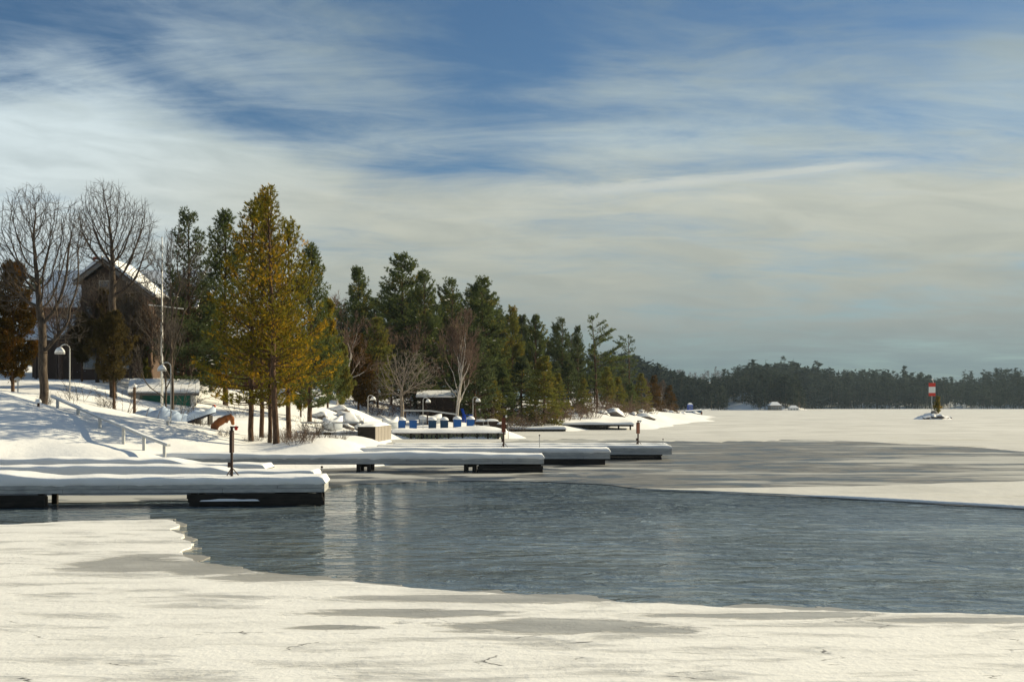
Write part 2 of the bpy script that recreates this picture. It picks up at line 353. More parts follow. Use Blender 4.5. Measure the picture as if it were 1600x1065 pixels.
def f_near(t):
    q = pos(t); X_, Y_, Z_ = t.sep(q)
    sq = t.xyz(t.m('MULTIPLY', X_, .30), Y_, 0.)
    n = t.noise(sq, 1.6, 9, .68, .3); n2 = t.noise(sq, .5, 4, .55); fine = t.noise(q, 9., 4, .6)
    m = None
    for u, v, ru, rv in [(215,884,125,18),(330,892,110,14),(450,905,150,10),(860,983,230,13),(640,962,190,9),(1010,990,90,8),(760,940,260,8),(1180,966,240,7),(1480,973,180,7),(520,985,90,6)]:
        c = GP(u, v); d = c.y; e = ell(t, q, c, (ru/F*d, rv*d*d/(F*H0)), n, .60, .95)
        m = e if m is None else t.m('MAXIMUM', m, e)
    streaks = t.m('MULTIPLY', t.ss(n, .45, .70), t.ss(n2, .34, .60, .18, .72))
    m = t.m('MAXIMUM', t.m('MULTIPLY', m, t.ss(n, .25, .6, .65, .95)), streaks)
    vo = t.new('ShaderNodeTexVoronoi'); vo.feature = 'DISTANCE_TO_EDGE'; t.l.new(t.xyz(t.m('ADD', X_, t.m('MULTIPLY', n, 1.2)), t.m('MULTIPLY', Y_, 1.6), 0.), vo.inputs['Vector']); vo.inputs['Scale'].default_value = .55
    ck = t.m('MULTIPLY', t.ss(vo.outputs[0], .003, .014, 1., 0.), t.ss(t.noise(q, 1.1, 4, .6), .56, .62))
    ck = t.m('MULTIPLY', ck, t.ss(Y_, 16., 18., 1., 0.))
    c = t.mix(t.noise(q, .6, 3), (.72, .72, .70), (.82, .82, .80)); c = t.mix(m, c, (.30, .295, .27)); c = t.mix(ck, c, (.10, .10, .10))
    h = t.m('ADD', t.m('MULTIPLY', fine, .3), t.m('ADD', n, t.m('MULTIPLY', m, -.9)))
    return bsdf(t, c, t.m('MULTIPLY_ADD', m, -.45, .75), bump(t, h, .8, .06), .3)
M_near = mat('wind packed snow on ice', f_near)
def f_thin(t):
    q = pos(t); X_, Y_, Z_ = t.sep(q)
    sq = t.xyz(t.m('MULTIPLY', X_, .6), Y_, 0.); n = t.noise(sq, .42, 7, .6, .5); n2 = t.noise(t.xyz(t.m('MULTIPLY', X_, .35), Y_, 5.), .16, 6, .62, .5); n3 = t.noise(sq, 1.7, 5, .6)
    c = t.mix(t.ss(n3, .3, .7), (.10, .098, .092), (.20, .195, .178))
    fr = t.ss(t.m('ADD', n2, t.ss(X_, 18., -6., 0., .10)), .48, .64); c = t.mix(t.m('MULTIPLY', fr, .62), c, (.60, .60, .56))
    dk = t.m('MULTIPLY', t.ss(n, .50, .57), t.ss(n2, .62, .5)); c = t.mix(t.m('MULTIPLY', dk, .92), c, (.015, .018, .02))
    return bsdf(t, c, t.mix(dk, (.55,)*3, (.3,)*3), bump(t, n3, .25, .03), .35)
M_thin = mat('grey thin ice', f_thin)
def f_farice(t):
    q = pos(t); X_, Y_, Z_ = t.sep(q)
    n = t.noise(t.xyz(t.m('MULTIPLY', X_, .12), t.m('MULTIPLY', Y_, .14), 0.), 1., 7, .62, .4); n2 = t.noise(t.xyz(t.m('MULTIPLY', X_, .012), t.m('MULTIPLY', Y_, .12), 4.), 1., 5, .6)
    c = t.mix(t.ss(n, .35, .65), (.48, .48, .46), (.64, .64, .62)); c = t.mix(t.m('MULTIPLY', t.ss(n2, .60, .66), t.ss(Y_, 150, 220)), c, (.34, .35, .36))
    c = t.mix(t.m('MULTIPLY', t.ss(n, .48, .62), t.ss(Y_, 140, 95)), c, (.46, .455, .42))
    return bsdf(t, c, .75, bump(t, t.noise(q, .8, 6, .65), .6, .12), .2)
M_farice = mat('snow on far ice', f_farice)
from mathutils.geometry import delaunay_2d_cdt
def sheet(pts, zz, th, m):                     # a flat floe with a ragged outline and a real edge
    n = len(pts); r = delaunay_2d_cdt([Vector(q) for q in pts], [], [list(range(n))], 1, 1e-4)
    V2, F2 = r[0], r[2]; mb = MB(); mb.v = [(q.x, q.y, zz) for q in V2]
    for f in F2:
        a, b, c = (V2[i] for i in f[:3]); mb.f.append(tuple(f) if (b-a).cross(c-a) > 0 else tuple(f)[::-1])
    e = {}
    for f in mb.f:
        for i in range(len(f)): e[(f[i], f[(i+1) % len(f)])] = 1
    k0 = len(mb.v); mb.v += [(q.x, q.y, zz-th) for q in V2]
    for (i, j) in e:
        if (j, i) not in e: mb.f.append((j, i, i+k0, j+k0))
    return tag(mb.build('ice', m), kind='structure')
def jag(pts, amp, sub=5, seed=1):
    rr = random.Random(seed); out_ = [Vector(q) for q in pts]
    for s_ in range(sub):
        nw = []
        for a, b in zip(out_[:-1], out_[1:]):
            L = (b-a).length; mid = (a+b)/2
            if L > .12: d = (b-a)/L; mid += Vector((-d.y, d.x))*rr.uniform(-1, 1)*min(amp*L, .5) if True else 0
            nw += [a, mid] if L > .12 else [a]
        out_ = nw + [out_[-1]]
    return [(q.x, q.y) for q in out_]
def edge(px, z=0.): return [GP(u, v, z).to_2d() for u, v in px]
E1 = [(-260,826),(-60,823),(0,822),(130,816),(262,814),(275,820),(288,838),(298,849),(284,862),(300,876),(322,885),(400,897),(500,909),(600,918),(720,928),(850,937),(1000,946),(1130,953),(1250,958),(1400,962),(1600,966),(1900,970)]
e1 = jag(edge(E1), .10, 5, 3)
sheet(e1[::-1] + [(-30, 20), (-30, 2), (30, 2), (30, 14)], .05, .09, M_near)
e1b = [(a + .20*math.sin(i*.31) + .08*(hsh(i, 8)-.5), b + .34 + .20*math.sin(i*.13) + .12*math.sin(i*.37+1) + .10*(hsh(i, 3)-.5)) for i, (a, b) in enumerate(e1)]
M_shelf = simple('wet ice rim', (.30, .29, .26), .35, .2, 2, .4, .2)
sheet(e1b[::-1] + [(-29, 20), (-29, 3), (29, 3), (29, 14)], .018, .05, M_shelf)
E2 = [(-420,790),(-100,788),(70,786),(180,785),(300,783),(420,775),(505,764),(560,757),(700,752),(850,753),(940,757),(1010,765),(1120,770),(1240,776),(1420,785),(1600,796),(1900,812)]
e2 = jag(edge(E2), .07, 5, 8)
sheet(e2 + [(160, 36), (160, 118), (-90, 118), (-90, 38)], .03, .06, M_thin)
E3 = [(-600,708),(200,706),(600,697),(850,688),(1000,688),(1060,689),(1150,690),(1250,689),(1350,691),(1450,695),(1530,700),(1600,706),(1800,712),(2200,716)]
e3 = jag(edge(E3), .10, 6, 11); e3 = [(a, b + 2.2*math.sin(a*.31) + 1.1*math.sin(a*1.3+1) + .7*math.sin(a*3.1)) for a, b in e3]
sheet(e3 + [(900, 100), (2500, 900), (2500, 2500), (-2500, 2500), (-2500, 900), (-300, 80)], .05, .07, M_farice)
E4t = [(2000,742),(1600,754),(1480,757),(1380,761),(1250,763),(1130,765),(1000,766)]; E4b = [(1010,766),(1120,770),(1240,775),(1420,784),(1600,795),(2000,815)]
e4 = jag(edge(E4b), .04, 4, 4) + jag(edge(E4t), .06, 4, 5)
sheet([(a, b+.05) for a, b in e4], .075, .06, M_farice)
# the raised, wind-rounded lip of the ice along the open lead
lipc = edge([(1236,775.5),(1330,780),(1420,784.8),(1510,790),(1600,795.5),(1800,806)])
mb = MB(); pts = jag(lipc, .03, 4, 9); mb.tube([(a, b+.06, .06) for a, b in pts], [.012+.045*min(1, i/14)*(1+.3*hsh(i, 4)) for i in range(len(pts))], 7, True, (1.6, .9))
tag(mb.build('ice_ridge', M_dsnow, smooth=True), 'low snow ridge along the edge of the open lead', 'ice ridge')

# ------------------------------------------------------------------ docks
PROF = [(-1, -.12), (-1.03, .05), (-1.045, .35), (-1.045, .72), (-1.03, .87), (-1.005, .95), (-.965, .99), (-.9, 1.), (-.4, 1.01)]
PROF = PROF + [(-a, b) for a, b in PROF[::-1]]
PA = np.linspace(0, 1, len(PROF)); PY = [q[0] for q in PROF]; PZ = [q[1] for q in PROF]
def dock(label, xl, xr, yf, wd, zt, snow, cribs, yaw=0., group=None, seed=1, nb=4.9, fas=.26, pieces=True):
    L = xr - xl; ro = root('dock', (xl, yf, 0), label, 'dock', group, yaw); rr = random.Random(seed)
    MB().box((L/2, wd/2, zt-.05), (L-.06, wd-.06, .09)).build('deck', M_grey, ro)
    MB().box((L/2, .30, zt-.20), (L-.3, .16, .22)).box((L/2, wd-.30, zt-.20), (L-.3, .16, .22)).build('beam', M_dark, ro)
    h = fas/2
    for row in range(2):
        x0 = 0.; zc_ = zt - .02 - h*(row+.5)
        first = nb*(.45 if row else .8)
        while x0 < L - .01:
            x1 = min(L, x0 + (first if x0 == 0 else nb))
            if L - x1 < .6: x1 = L
            MB().box(((x0+x1)/2, -.02 + (.006 if row else 0) + rr.uniform(-.004, .004), zc_), (x1-x0-.012, .045, h-.010)).build('fascia_board', M_fascia, ro)
            x0 = x1
    for row in range(2): MB().box((L+.025, wd/2, zt-.02-h*(row+.5)), (.045, wd+.03, h-.01)).build('end_board', M_fascia, ro)
    # snow cover
    n = max(40, int(L/.13))
    def fn(s_, a):
        ends_ = .5-.5*math.cos(math.pi*s_); kk_ = .88; xx = (L+.10)*(kk_*s_+(1-kk_)*ends_); xx = (L+.10) if s_ == 1 else xx; hh = snow(xx); e = min(xx, L+.10-xx)
        k_ = .02 + .98*math.sqrt(max(0, 1-(1-min(1, max(e, 0)/.16))**2))
        top_ = a > .35 and a < .65
        lum = 1 + .05*math.sin(xx*.9+seed) + (.06*(math.sin(xx*2.9+seed)*math.sin(xx*1.13+seed*3)) if top_ else .04*math.sin(xx*3.7+a*7+seed)) + .03*math.sin(xx*2.3+seed*2) + .015*math.sin(xx*5.1)
        cy = np.interp(a, PA, PY); sz = np.interp(a, PA, PZ)
        return (xx, wd/2 + cy*(wd/2+.03+.015*math.sin(xx*2.1+seed)+.02*math.sin(xx*.7+a*5)*math.sin(xx*5.3+seed)), zt + .004 + sz*hh*lum*k_ - (.035*max(0, math.sin(xx*.83+seed)*math.sin(xx*2.9+seed*2)*math.sin(xx*6.7)) + .02*hsh(round(xx*5), seed) if sz < .1 else 0) + .008*math.sin(xx*4+a*9+seed))
    lump(n, 18, fn).build('snow_cover', M_dsnow, ro, True)
    for (xa, xb, kind) in cribs:
        zb = zt - .32
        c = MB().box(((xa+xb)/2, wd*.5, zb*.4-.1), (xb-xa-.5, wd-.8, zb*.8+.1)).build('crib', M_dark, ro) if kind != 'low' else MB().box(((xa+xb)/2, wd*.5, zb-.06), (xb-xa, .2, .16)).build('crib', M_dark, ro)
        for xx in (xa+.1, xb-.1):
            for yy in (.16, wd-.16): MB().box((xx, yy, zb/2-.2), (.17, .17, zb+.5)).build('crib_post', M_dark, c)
        if xb - xa > .9:
            nl = 3 if kind != 'low' else 2
            for i in range(nl):
                zz = .10 + i*(zb-.06)/nl
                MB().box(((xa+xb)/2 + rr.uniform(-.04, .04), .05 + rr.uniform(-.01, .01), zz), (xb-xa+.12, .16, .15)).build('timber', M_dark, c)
                if kind == 'snowlog' and i == 0:
                    def sn(a, b, xa=xa, xb=xb, zz=zz):
                        xx = xa+.3 + a*(xb-xa)*.46
                        return (xx, -.06+b*.24, zz+.075 + .17*math.sin(math.pi*b)**.5*math.sin(math.pi*a)**.35*(1+.25*math.sin(xx*6)))
                    lump(24, 7, sn).build('snow_cover', M_dsnow, c, True)
    return ro
step = lambda x_, a, b: (lambda q: q*q*(3-2*q))(min(1, max(0, (x_-a)/(b-a))))
dA = dock('nearest long snow-capped dock with blue-grey fascia on dark timber cribs', -26, -5.95, 35.0, 1.7, .72,
          lambda s: .21 + .15*(1-step(s, 10.3, 11.6)), [(7.2, 11.4, 'full'), (15.9, 20.0, 'snowlog')], .085, seed=2)
dB = dock('narrow dock with snow piled deep on its shore half, just behind the nearest dock', -27, -7.15, 41.2, 1.5, .62,
          lambda s: .21 + .18*(1-step(s, 15.9, 17.0)), [(14, 16.5, 'full'), (18.5, 19.6, 'low')], .02, seed=3)
dS = dock('short walkway under a thick rounded snow drift at the foot of the bank', -30, -10.2, 47.3, 1.6, .60,
          lambda s: .18 + .22*(1-step(s, 15.6, 17.0)), [(17.5, 19.2, 'low')], 0., seed=4)
dC = dock('longest straight dock with pale fascia and two block piers, shrubs behind its shore end', -17.6, 1.47, 54.6, 1.8, .70,
          lambda s: .20 + .03*math.sin(s*.6) + .06*step(s, 9, 12)*(1-step(s, 13, 17)), [(10.2, 10.9, 'low'), (15.3, 15.9, 'low'), (16.0, 19.0, 'low')], 0., seed=5, nb=7)
dD = dock('broad dock on a heavy closed timber crib with a brown marker post', -8.2, 5.2, 61.6, 2.0, .70,
          lambda s: .22, [(7.5, 13.1, 'full')], 0., seed=6, fas=.34)
dE = dock('outermost dock, its end board bolted, standing on an open crib frame', -8.0, 9.3, 67.4, 1.7, .70,
          lambda s: .16, [(9.5, 12.2, 'low'), (13.2, 16.7, 'low')], 0., seed=7, fas=.36)
dF = dock('thin dock strip seen just beyond the outermost bolted dock', -7.6, 9.8, 72.6, 1.3, .66, lambda s: .14, [(15, 17, 'low')], 0., seed=8)
# marker posts with boards, mooring rods
def marker(x_, y_, z0, h, label, turn, light, bm_=None):
    ro = root('marker_post', (x_, y_, z0), label, 'post', 'brown marker posts on the docks')
    MB().tube([(0, 0, -.25), (0, 0, h)], .045, 8).build('pole', M_bpole, ro)
    MB().box((.0, 0, h*.70), (.22, .09, h*.48), turn).build('board', bm_ or M_brown, ro)
    br = MB()
    for a in (0, 2.1, 4.2): br.tube([(0, 0, .22), (.22*math.cos(a), .22*math.sin(a), -.03)], .018, 5)
    br.build('bracket', M_bpole, ro)
    MB().box((-.07, 0, h*.20), (.10, .12, .16)).build('cleat', M_bpole, ro)
    MB().lathe([(0, .11), (.05, .09), (.058, .03), (.04, -.03), (0, -.04)], (.14, 0, h-.05), 10).build('lantern', light, ro, True)
    MB().box((.08, 0, h+.02), (.26, .06, .05)).build('arm', M_bpole, ro)
marker(-9.05, 37.2, .98, 1.50, 'dark brown post with small red lamp on the nearest dock', R(86), M_red, M_bpole)
marker(-.46, 63.2, .95, 1.66, 'rust-brown board post with pale lamp on the broad crib dock', R(12), M_white)
marker(7.55, 69.0, .88, 1.38, 'rust-red board post with snow on top, on the outermost dock', R(35), M_white)
for (u, d, z0, h, l) in [(843, 62.6, .95, .62, 'short pale mooring rod by the tip of the longest dock'), (1036, 73, .72, .34, 'stubby mooring rod at the tip of the thin dock strip'),
                         (503, 40.8, .4, .62, 'thin leaning mooring rod in the ice off the nearest dock end')]:
    ro = root('mooring_rod', ((u-UC)/F*d, d, z0), l, 'rod')
    MB().tube([(0, 0, -.4), (.0, 0, h)], .022, 6).build('rod', M_steel, ro); MB().lathe([(0, .05), (.045, .02), (.045, -.02), (0, -.05)], (0, 0, h), 8).build('knob', M_bpole, ro, True)

# ------------------------------------------------------------------ trees
def seg_mesh(S, n):
    S = np.asarray(S, float); p0, p1, r0, r1 = S[:, :3], S[:, 3:6], S[:, 6], S[:, 7]
    d = p1-p0; d /= np.maximum(np.linalg.norm(d, axis=1, keepdims=True), 1e-6)
    ref = np.where(np.abs(d[:, 2:3]) < .9, [[0, 0, 1.]], [[1., 0, 0]]); a = np.cross(d, ref); a /= np.linalg.norm(a, axis=1, keepdims=True); b = np.cross(d, a)
    an = np.arange(n)*2*np.pi/n; ca, sa = np.cos(an), np.sin(an)
    ring = a[:, None]*ca[None, :, None] + b[:, None]*sa[None, :, None]
    V = np.concatenate([p0[:, None]+ring*r0[:, None, None], p1[:, None]+ring*r1[:, None, None]], 1).reshape(-1, 3)
    base = (np.arange(len(S))*2*n)[:, None]; j = np.arange(n); k_ = (j+1) % n
    Fq = np.stack([base+j, base+k_, base+n+k_, base+n+j], -1).reshape(-1, 4)
    return V, Fq
def blades(C, D, ln, wd, K, spread, rg):       # K needle blades fanned round direction D at every point C
    C = np.repeat(C, K, 0); D = np.repeat(D, K, 0); N = len(C)
    d = D + rg.normal(size=(N, 3))*spread; d /= np.linalg.norm(d, axis=1, keepdims=True)
    s_ = np.cross(d, rg.normal(size=(N, 3))); s_ /= np.maximum(np.linalg.norm(s_, axis=1, keepdims=True), 1e-6)
    l = ln*rg.uniform(.65, 1.25, (N, 1)); w_ = wd*rg.uniform(.7, 1.3, (N, 1))
    V = np.stack([C - s_*w_*.35, C + d*l*.55 - s_*w_*.5, C + d*l, C + d*l*.5 + s_*w_*.5], 1).reshape(-1, 3)
    return V, np.arange(N*4).reshape(-1, 4)
def conifer(seed, Ht, Rm, base=.18, ln=.24, wd=.04, K=7, wh=.42, nbr=5, up=.35, wind=0., waz=0., shape='pine', dens=1., gap=0., lean=(0, 0), r0=None, tstep=.26):
    rg = np.random.default_rng(seed); S = []; C = []; D = []
    r0 = r0 or .012*Ht + .03
    tz = np.linspace(0, 1, 22); wob = np.cumsum(rg.normal(size=(22, 2))*.018*Ht/14, 0)
    tx = np.stack([wob[:, 0] + lean[0]*tz*Ht, wob[:, 1] + lean[1]*tz*Ht, tz*Ht], 1); tx[0, :2] = 0
    at = lambda t: np.array([np.interp(t, tz, tx[:, i]) for i in range(3)])
    TS = [(*tx[i], *tx[i+1], r0*(1-tz[i])**.8+.012, r0*(1-tz[i+1])**.8+.012) for i in range(21)]
    TS[0] = (0, 0, -.6, *tx[1], r0*1.15, TS[0][7])
    h = base*Ht
    while h < Ht*.985:
        t = h/Ht; q = (t-base)/(1-base)
        if shape == 'pine': prof = min(1., .6+q*2.2)*(1-q)**.5
        elif shape == 'spruce': prof = (1-q)**.95*min(1, .8+q*2)
        elif shape == 'cedar': prof = min(1, .5+q*2.)*(1-q**2.2)
        else: prof = math.sin(math.pi*min(1, .2+q*.8))**.7
        for b in range(rg.poisson(nbr) + 1):
            if rg.random() < gap: continue
            a = rg.uniform(0, 2*np.pi); L = Rm*prof*rg.uniform(.55, 1.18) + .18
            L *= max(.15, 1 + wind*math.cos(a-waz))
            p0 = at(min(.99, t + rg.uniform(-.012, .012))); e0 = (-.12 + up*q*1.6 + rg.normal()*.12) if shape == 'pine' else ((-.35+.7*q) if shape == 'spruce' else .15+.5*q)
            cur = up*(.9 if shape == 'pine' else .35); ns = max(3, int(L/.32)); st = L/ns; pt = p0.copy(); pts = [pt]; aa = a
            for i in range(ns):
                e = e0 + cur*((i+1)/ns)**1.5; aa += rg.normal()*.09 + (wind*.08*math.sin(waz-aa))
                pt = pt + st*np.array([math.cos(aa)*math.cos(e), math.sin(aa)*math.cos(e), math.sin(e)]); pts.append(pt)
            rb = .010*L+.010
            for i in range(ns):
                S.append((*pts[i], *pts[i+1], rb*(1-i/ns)+.006, rb*(1-(i+1)/ns)+.006))
            for i in range(1, ns+1):
                s_ = i/ns
                if s_ < (.28 if L > 1 else .1): continue
                dv = pts[i]-pts[i-1]; dv /= np.linalg.norm(dv); sd_ = np.array([-dv[1], dv[0], 0]); sd_ /= max(np.linalg.norm(sd_), 1e-5)
                for sg in (-1, 1):
                    if rg.random() > .88*dens: continue
                    tl = (.22 + .36*L*(1-s_)**.7*min(1, s_*2.2))*rg.uniform(.6, 1.3); td = sd_*sg*.8 + dv*.65 + np.array([0, 0, .22+rg.normal()*.18]); td /= np.linalg.norm(td)
                    m_ = max(1, int(tl/tstep)); 
                    if tl > .5: S.append((*pts[i], *(pts[i]+td*tl), .010, .005))
                    for k_ in range(m_): C.append(pts[i]+td*tl*(k_+1)/m_ + rg.normal(size=3)*.03); D.append(td*.9+np.array([0, 0, .30]))
                C.append(pts[i]); D.append(dv*.7+np.array([0, 0, .55]))
        h += wh*rg.uniform(.7, 1.3)*(1 if Ht > 6 else .6)
    for k_ in range(5): C.append(at(.97+.006*k_)); D.append(np.array([0, 0, 1.]))
    V, Fq = blades(np.array(C), np.array(D), ln, wd, K, .5, rg)
    Vt, Ft = seg_mesh(TS, 9); Vb, Fb = seg_mesh(S, 3)
    me_t = mesh_np('trunk', np.concatenate([Vt, Vb]), [np.concatenate([Ft, Fb+len(Vt)])])
    me_c = mesh_np('crown', V, [Fq])
    return me_t, me_c
def bush_crown(seed, Ht, Rm, ln, wd, N, K=6, base=.12):    # dense cedar or hemlock: ragged sprays round many uneven boughs
    rg = np.random.default_rng(seed); C = []; D = []; S = []
    nb_ = 46; B = []
    for i in range(nb_):
        q = base+(1-base)*(i+.5)/nb_; a = i*2.4+rg.normal()*.5; pr = min(1, .45+(q-base)*3.2)*(1-q)**.55
        L = Rm*pr*rg.uniform(.45, 1.2)+.12; B.append((q*Ht, a, L, rg.uniform(.25, .6)))
    for i in range(N):
        z0, a, L, up_ = B[rg.integers(nb_)]; t = rg.random()**.6; w_ = (.10+.30*L*(1-t)+.12)
        pt = np.array([math.cos(a)*L*t, math.sin(a)*L*t, z0+up_*L*t*t]) + rg.normal(size=3)*np.array([w_, w_, w_*.55])*.62
        C.append(pt); D.append(np.array([math.cos(a)*.6, math.sin(a)*.6, .35+rg.normal()*.3]))
    for z0, a, L, up_ in B: S.append((0, 0, z0, math.cos(a)*L*.8, math.sin(a)*L*.8, z0+up_*L*.6, .03, .008))
    V, Fq = blades(np.array(C), np.array(D), ln, wd, K, .55, rg)
    r0 = .014*Ht+.05
    TS = [(0, 0, -.5+ (Ht*.95+.5)*i/8, 0, 0, -.5+(Ht*.95+.5)*(i+1)/8, r0*(1-i/8.5), r0*(1-(i+1)/8.5)) for i in range(8)]
    Vt, Ft = seg_mesh(TS, 8); Vb, Fb = seg_mesh(S, 3)
    return mesh_np('trunk', np.concatenate([Vt, Vb]), [np.concatenate([Ft, Fb+len(Vt)])]), mesh_np('crown', V, [Fq])
def bare(seed, Ht, spread=.6, r0=.2, fork=.3, levels=5, lean=0., nk=(3, 5), tw=.010, upw=.25, leader=True, nst=1, stem_sp=.1):
    rg = np.random.default_rng(seed); S = [[], []]
    def grow(pt, d, L, r, lv):
        ns = max(2, int(3+L*1.4)) if lv < 3 else 3; st = L/ns; end = max(tw*.7, r*(.45 if lv else .5)); pts = [pt]
        for i in range(ns):
            d = d + rg.normal(size=3)*(.05 if lv < 1 else .16) + np.array([0, 0, upw*(.5 if lv == 0 else .35 if lv < 3 else .12)]); d /= np.linalg.norm(d)
            p2 = pt + d*st; ra, rb = r+(end-r)*i/ns, r+(end-r)*(i+1)/ns
            S[0 if lv < 2 else 1].append((*pt, *p2, ra, rb)); pt = p2; pts.append((pt, d, rb))
        if lv >= levels: return
        nch = rg.integers(nk[0], nk[1]+1) + (2 if lv == 0 else 0) + (1 if lv >= 2 else 0)
        for c in range(nch):
            f = rg.uniform(.35, 1.) if lv else (fork + (1-fork)*(c+.5)/nch)
            ix = min(ns, max(1, int(round(f*ns)))); q, dd, rr_ = pts[ix]
            a = rg.uniform(0, 6.28) if lv else c*2.4+rg.normal()*.4; pr = np.array([math.cos(a), math.sin(a), rg.normal()*.25]); pr = pr-dd*pr.dot(dd); pr /= np.linalg.norm(pr)
            an = spread*rg.uniform(.6, 1.25); nd = dd*math.cos(an)+pr*math.sin(an)
            cl = L*rg.uniform(.48, .78)*(1.12-.45*f if lv == 0 else 1.05-.3*f)
            grow(q, nd/np.linalg.norm(nd), cl, max(tw, min(rr_*.75, r*.6)), lv+1)
        grow(pt, d, L*.5, max(tw, end*.95), lv+1)
    for s_ in range(nst):
        a = rg.uniform(0, 6.28); d0 = np.array([lean+stem_sp*math.cos(a)*(nst > 1), stem_sp*math.sin(a)*(nst > 1), 1.]); d0 /= np.linalg.norm(d0)
        grow(np.array([0, 0, -.4]), d0, Ht*.62*(rg.uniform(.8, 1) if nst > 1 else 1), r0, 0)
    allz = max(max(s[5] for s in S[0]), max(s[5] for s in S[1])); k_ = Ht/allz
    out_ = []
    for i, (nm, n) in enumerate((('trunk', 7), ('crown', 3))):
        A = np.array(S[i]); A[:, :6] *= k_; V, Fq = seg_mesh(A, n); out_.append(mesh_np(nm, V, [Fq]))
    return out_
def sc_tree(seed, Ht, blobs, fork, r0, ds=.26, kill=.42, tip=.009, lean=(0, 0), up=.10, twl=.48):
    rg = np.random.default_rng(seed); A = []
    for (cx_, cy_, cz_, rx, ry, rz, n) in blobs:
        q = rg.normal(size=(n, 3)); q /= np.linalg.norm(q, axis=1, keepdims=True); q *= rg.random((n, 1))**.5
        A.append(q*np.array([rx, ry, rz])+np.array([cx_, cy_, cz_]))
    A = np.concatenate(A); nt = max(3, int(fork/ds)); P_ = [np.array([lean[0]*i*ds + .05*math.sin(i*.5+seed), lean[1]*i*ds, -.4 if i == 0 else i*ds]) for i in range(nt)]; par = [-1]+list(range(nt-1))
    Pn = np.array(P_); D_ = np.linalg.norm(A[:, None]-Pn[None], axis=2); near = D_.argmin(1); dist = D_.min(1); alive = dist > kill
    pts = [p_ for p_ in Pn]; ndir = {}
    for it in range(150):
        ix = np.nonzero(alive)[0]
        if len(ix) < 12 or len(pts) > 9500: break
        arr = np.array(pts); v = A[ix]-arr[near[ix]]; v /= np.maximum(np.linalg.norm(v, axis=1, keepdims=True), 1e-6)
        S_ = np.zeros((len(pts), 3)); np.add.at(S_, near[ix], v); u_ = np.unique(near[ix]); new = []
        for k_ in u_:
            d = S_[k_]/np.linalg.norm(S_[k_]) + np.array([0, 0, up]) + rg.normal(size=3)*.12
            if par[k_] >= 0: e = arr[k_]-arr[par[k_]]; d = d + .9*e/np.linalg.norm(e)
            c = arr[k_]+d/np.linalg.norm(d)*ds
            if ndir.get(k_, 0) > 3: alive[ix[near[ix] == k_]] = False; continue
            ndir[k_] = ndir.get(k_, 0)+1; new.append(c); par.append(int(k_))
        if not new: continue
        b0 = len(pts); pts += new; nd = np.linalg.norm(A[:, None]-np.array(new)[None], axis=2); m_ = nd.min(1); j = nd.argmin(1); up_ = m_ < dist; near[up_] = b0+j[up_]; dist = np.minimum(dist, m_); alive &= dist > kill
    arr = np.array(pts); n = len(arr); w_ = np.zeros(n); kids = np.zeros(n, int)
    for i in range(n-1, 0, -1):
        if kids[i] == 0: w_[i] = tip**2.3
        w_[par[i]] += w_[i]; kids[par[i]] += 1
    r = w_**(1/2.3); sc = r0/max(r[0], 1e-6); r = np.where(r > tip*2, tip*2+(r-tip*2)*max(.3, (r0-tip*2)/max(r[0]-tip*2, 1e-6)), r)
    big, small = [], []
    for i in range(1, n):
        (big if r[i] > .030 else small).append((*arr[par[i]], *arr[i], r[par[i]] if kids[par[i]] == 1 else min(r[par[i]], r[i]*1.15), r[i]))
        if r[i] < tip*2.6:
            d0 = arr[i]-arr[par[i]]; d0 /= np.linalg.norm(d0)
            for _ in range(2 if kids[i] == 0 else 1):
                d = d0+rg.normal(size=3)*.42+np.array([0, 0, .18]); d /= np.linalg.norm(d); e = arr[i]+d*twl*rg.uniform(.5, 1.2); small.append((*arr[i], *e, tip*.8, tip*.45))
    out_ = []
    for nm, q, k_ in (('trunk', big, 7), ('crown', small, 3)):
        V, Fq = seg_mesh(q, k_); out_.append(mesh_np(nm, V, [Fq]))
    return out_
def shrub(seed, Ht, Rm, n, r=.012):
    rg = np.random.default_rng(seed); S = []
    for i in range(n):
        a = rg.uniform(0, 6.28); rr_ = Rm*rg.random()**.5*.5; pt = np.array([rr_*math.cos(a), rr_*math.sin(a), -.15]); d = np.array([math.cos(a)*.45, math.sin(a)*.45, 1])+rg.normal(size=3)*.2; L = Ht*rg.uniform(.5, 1.1)
        for j in range(5):
            d = d/np.linalg.norm(d); p2 = pt+d*L/5; S.append((*pt, *p2, r*(1-j/6), r*(1-(j+1)/6)))
            if j > 0:
                for _ in range(2):
                    e = d+rg.normal(size=3)*.55; e /= np.linalg.norm(e); p3 = p2+e*L*.25; S.append((*p2, *p3, r*.6, r*.35))
                    if rg.random() < .6: e2 = e+rg.normal(size=3)*.6; S.append((*p3, *(p3+e2/np.linalg.norm(e2)*L*.14), r*.4, r*.25))
            pt = p2; d = d+rg.normal(size=3)*.16
    V, Fq = seg_mesh(S, 3); return mesh_np('stems', V, [Fq])
def plant_tree(name, pair, mats, u, d, label, cat='tree', group=None, vtop=None, h0=None, rz=None, sx=1., zoff=0.):
    x_ = (u-UC)/F*d; z_ = gz(x_, d)+zoff; ro = root(name, (x_, d, z_), label, cat, group, rz if rz is not None else hsh(u, d)*6.28)
    if vtop is not None: s_ = (P(u, vtop, d).z - z_)/h0; ro.scale = (s_*sx, s_*sx, s_)
    for me, m in zip(pair, mats): link(me.name.split('.')[0], me, m, ro)
    return ro
gl = 'sunlit golden white pine in the shoreline clump'
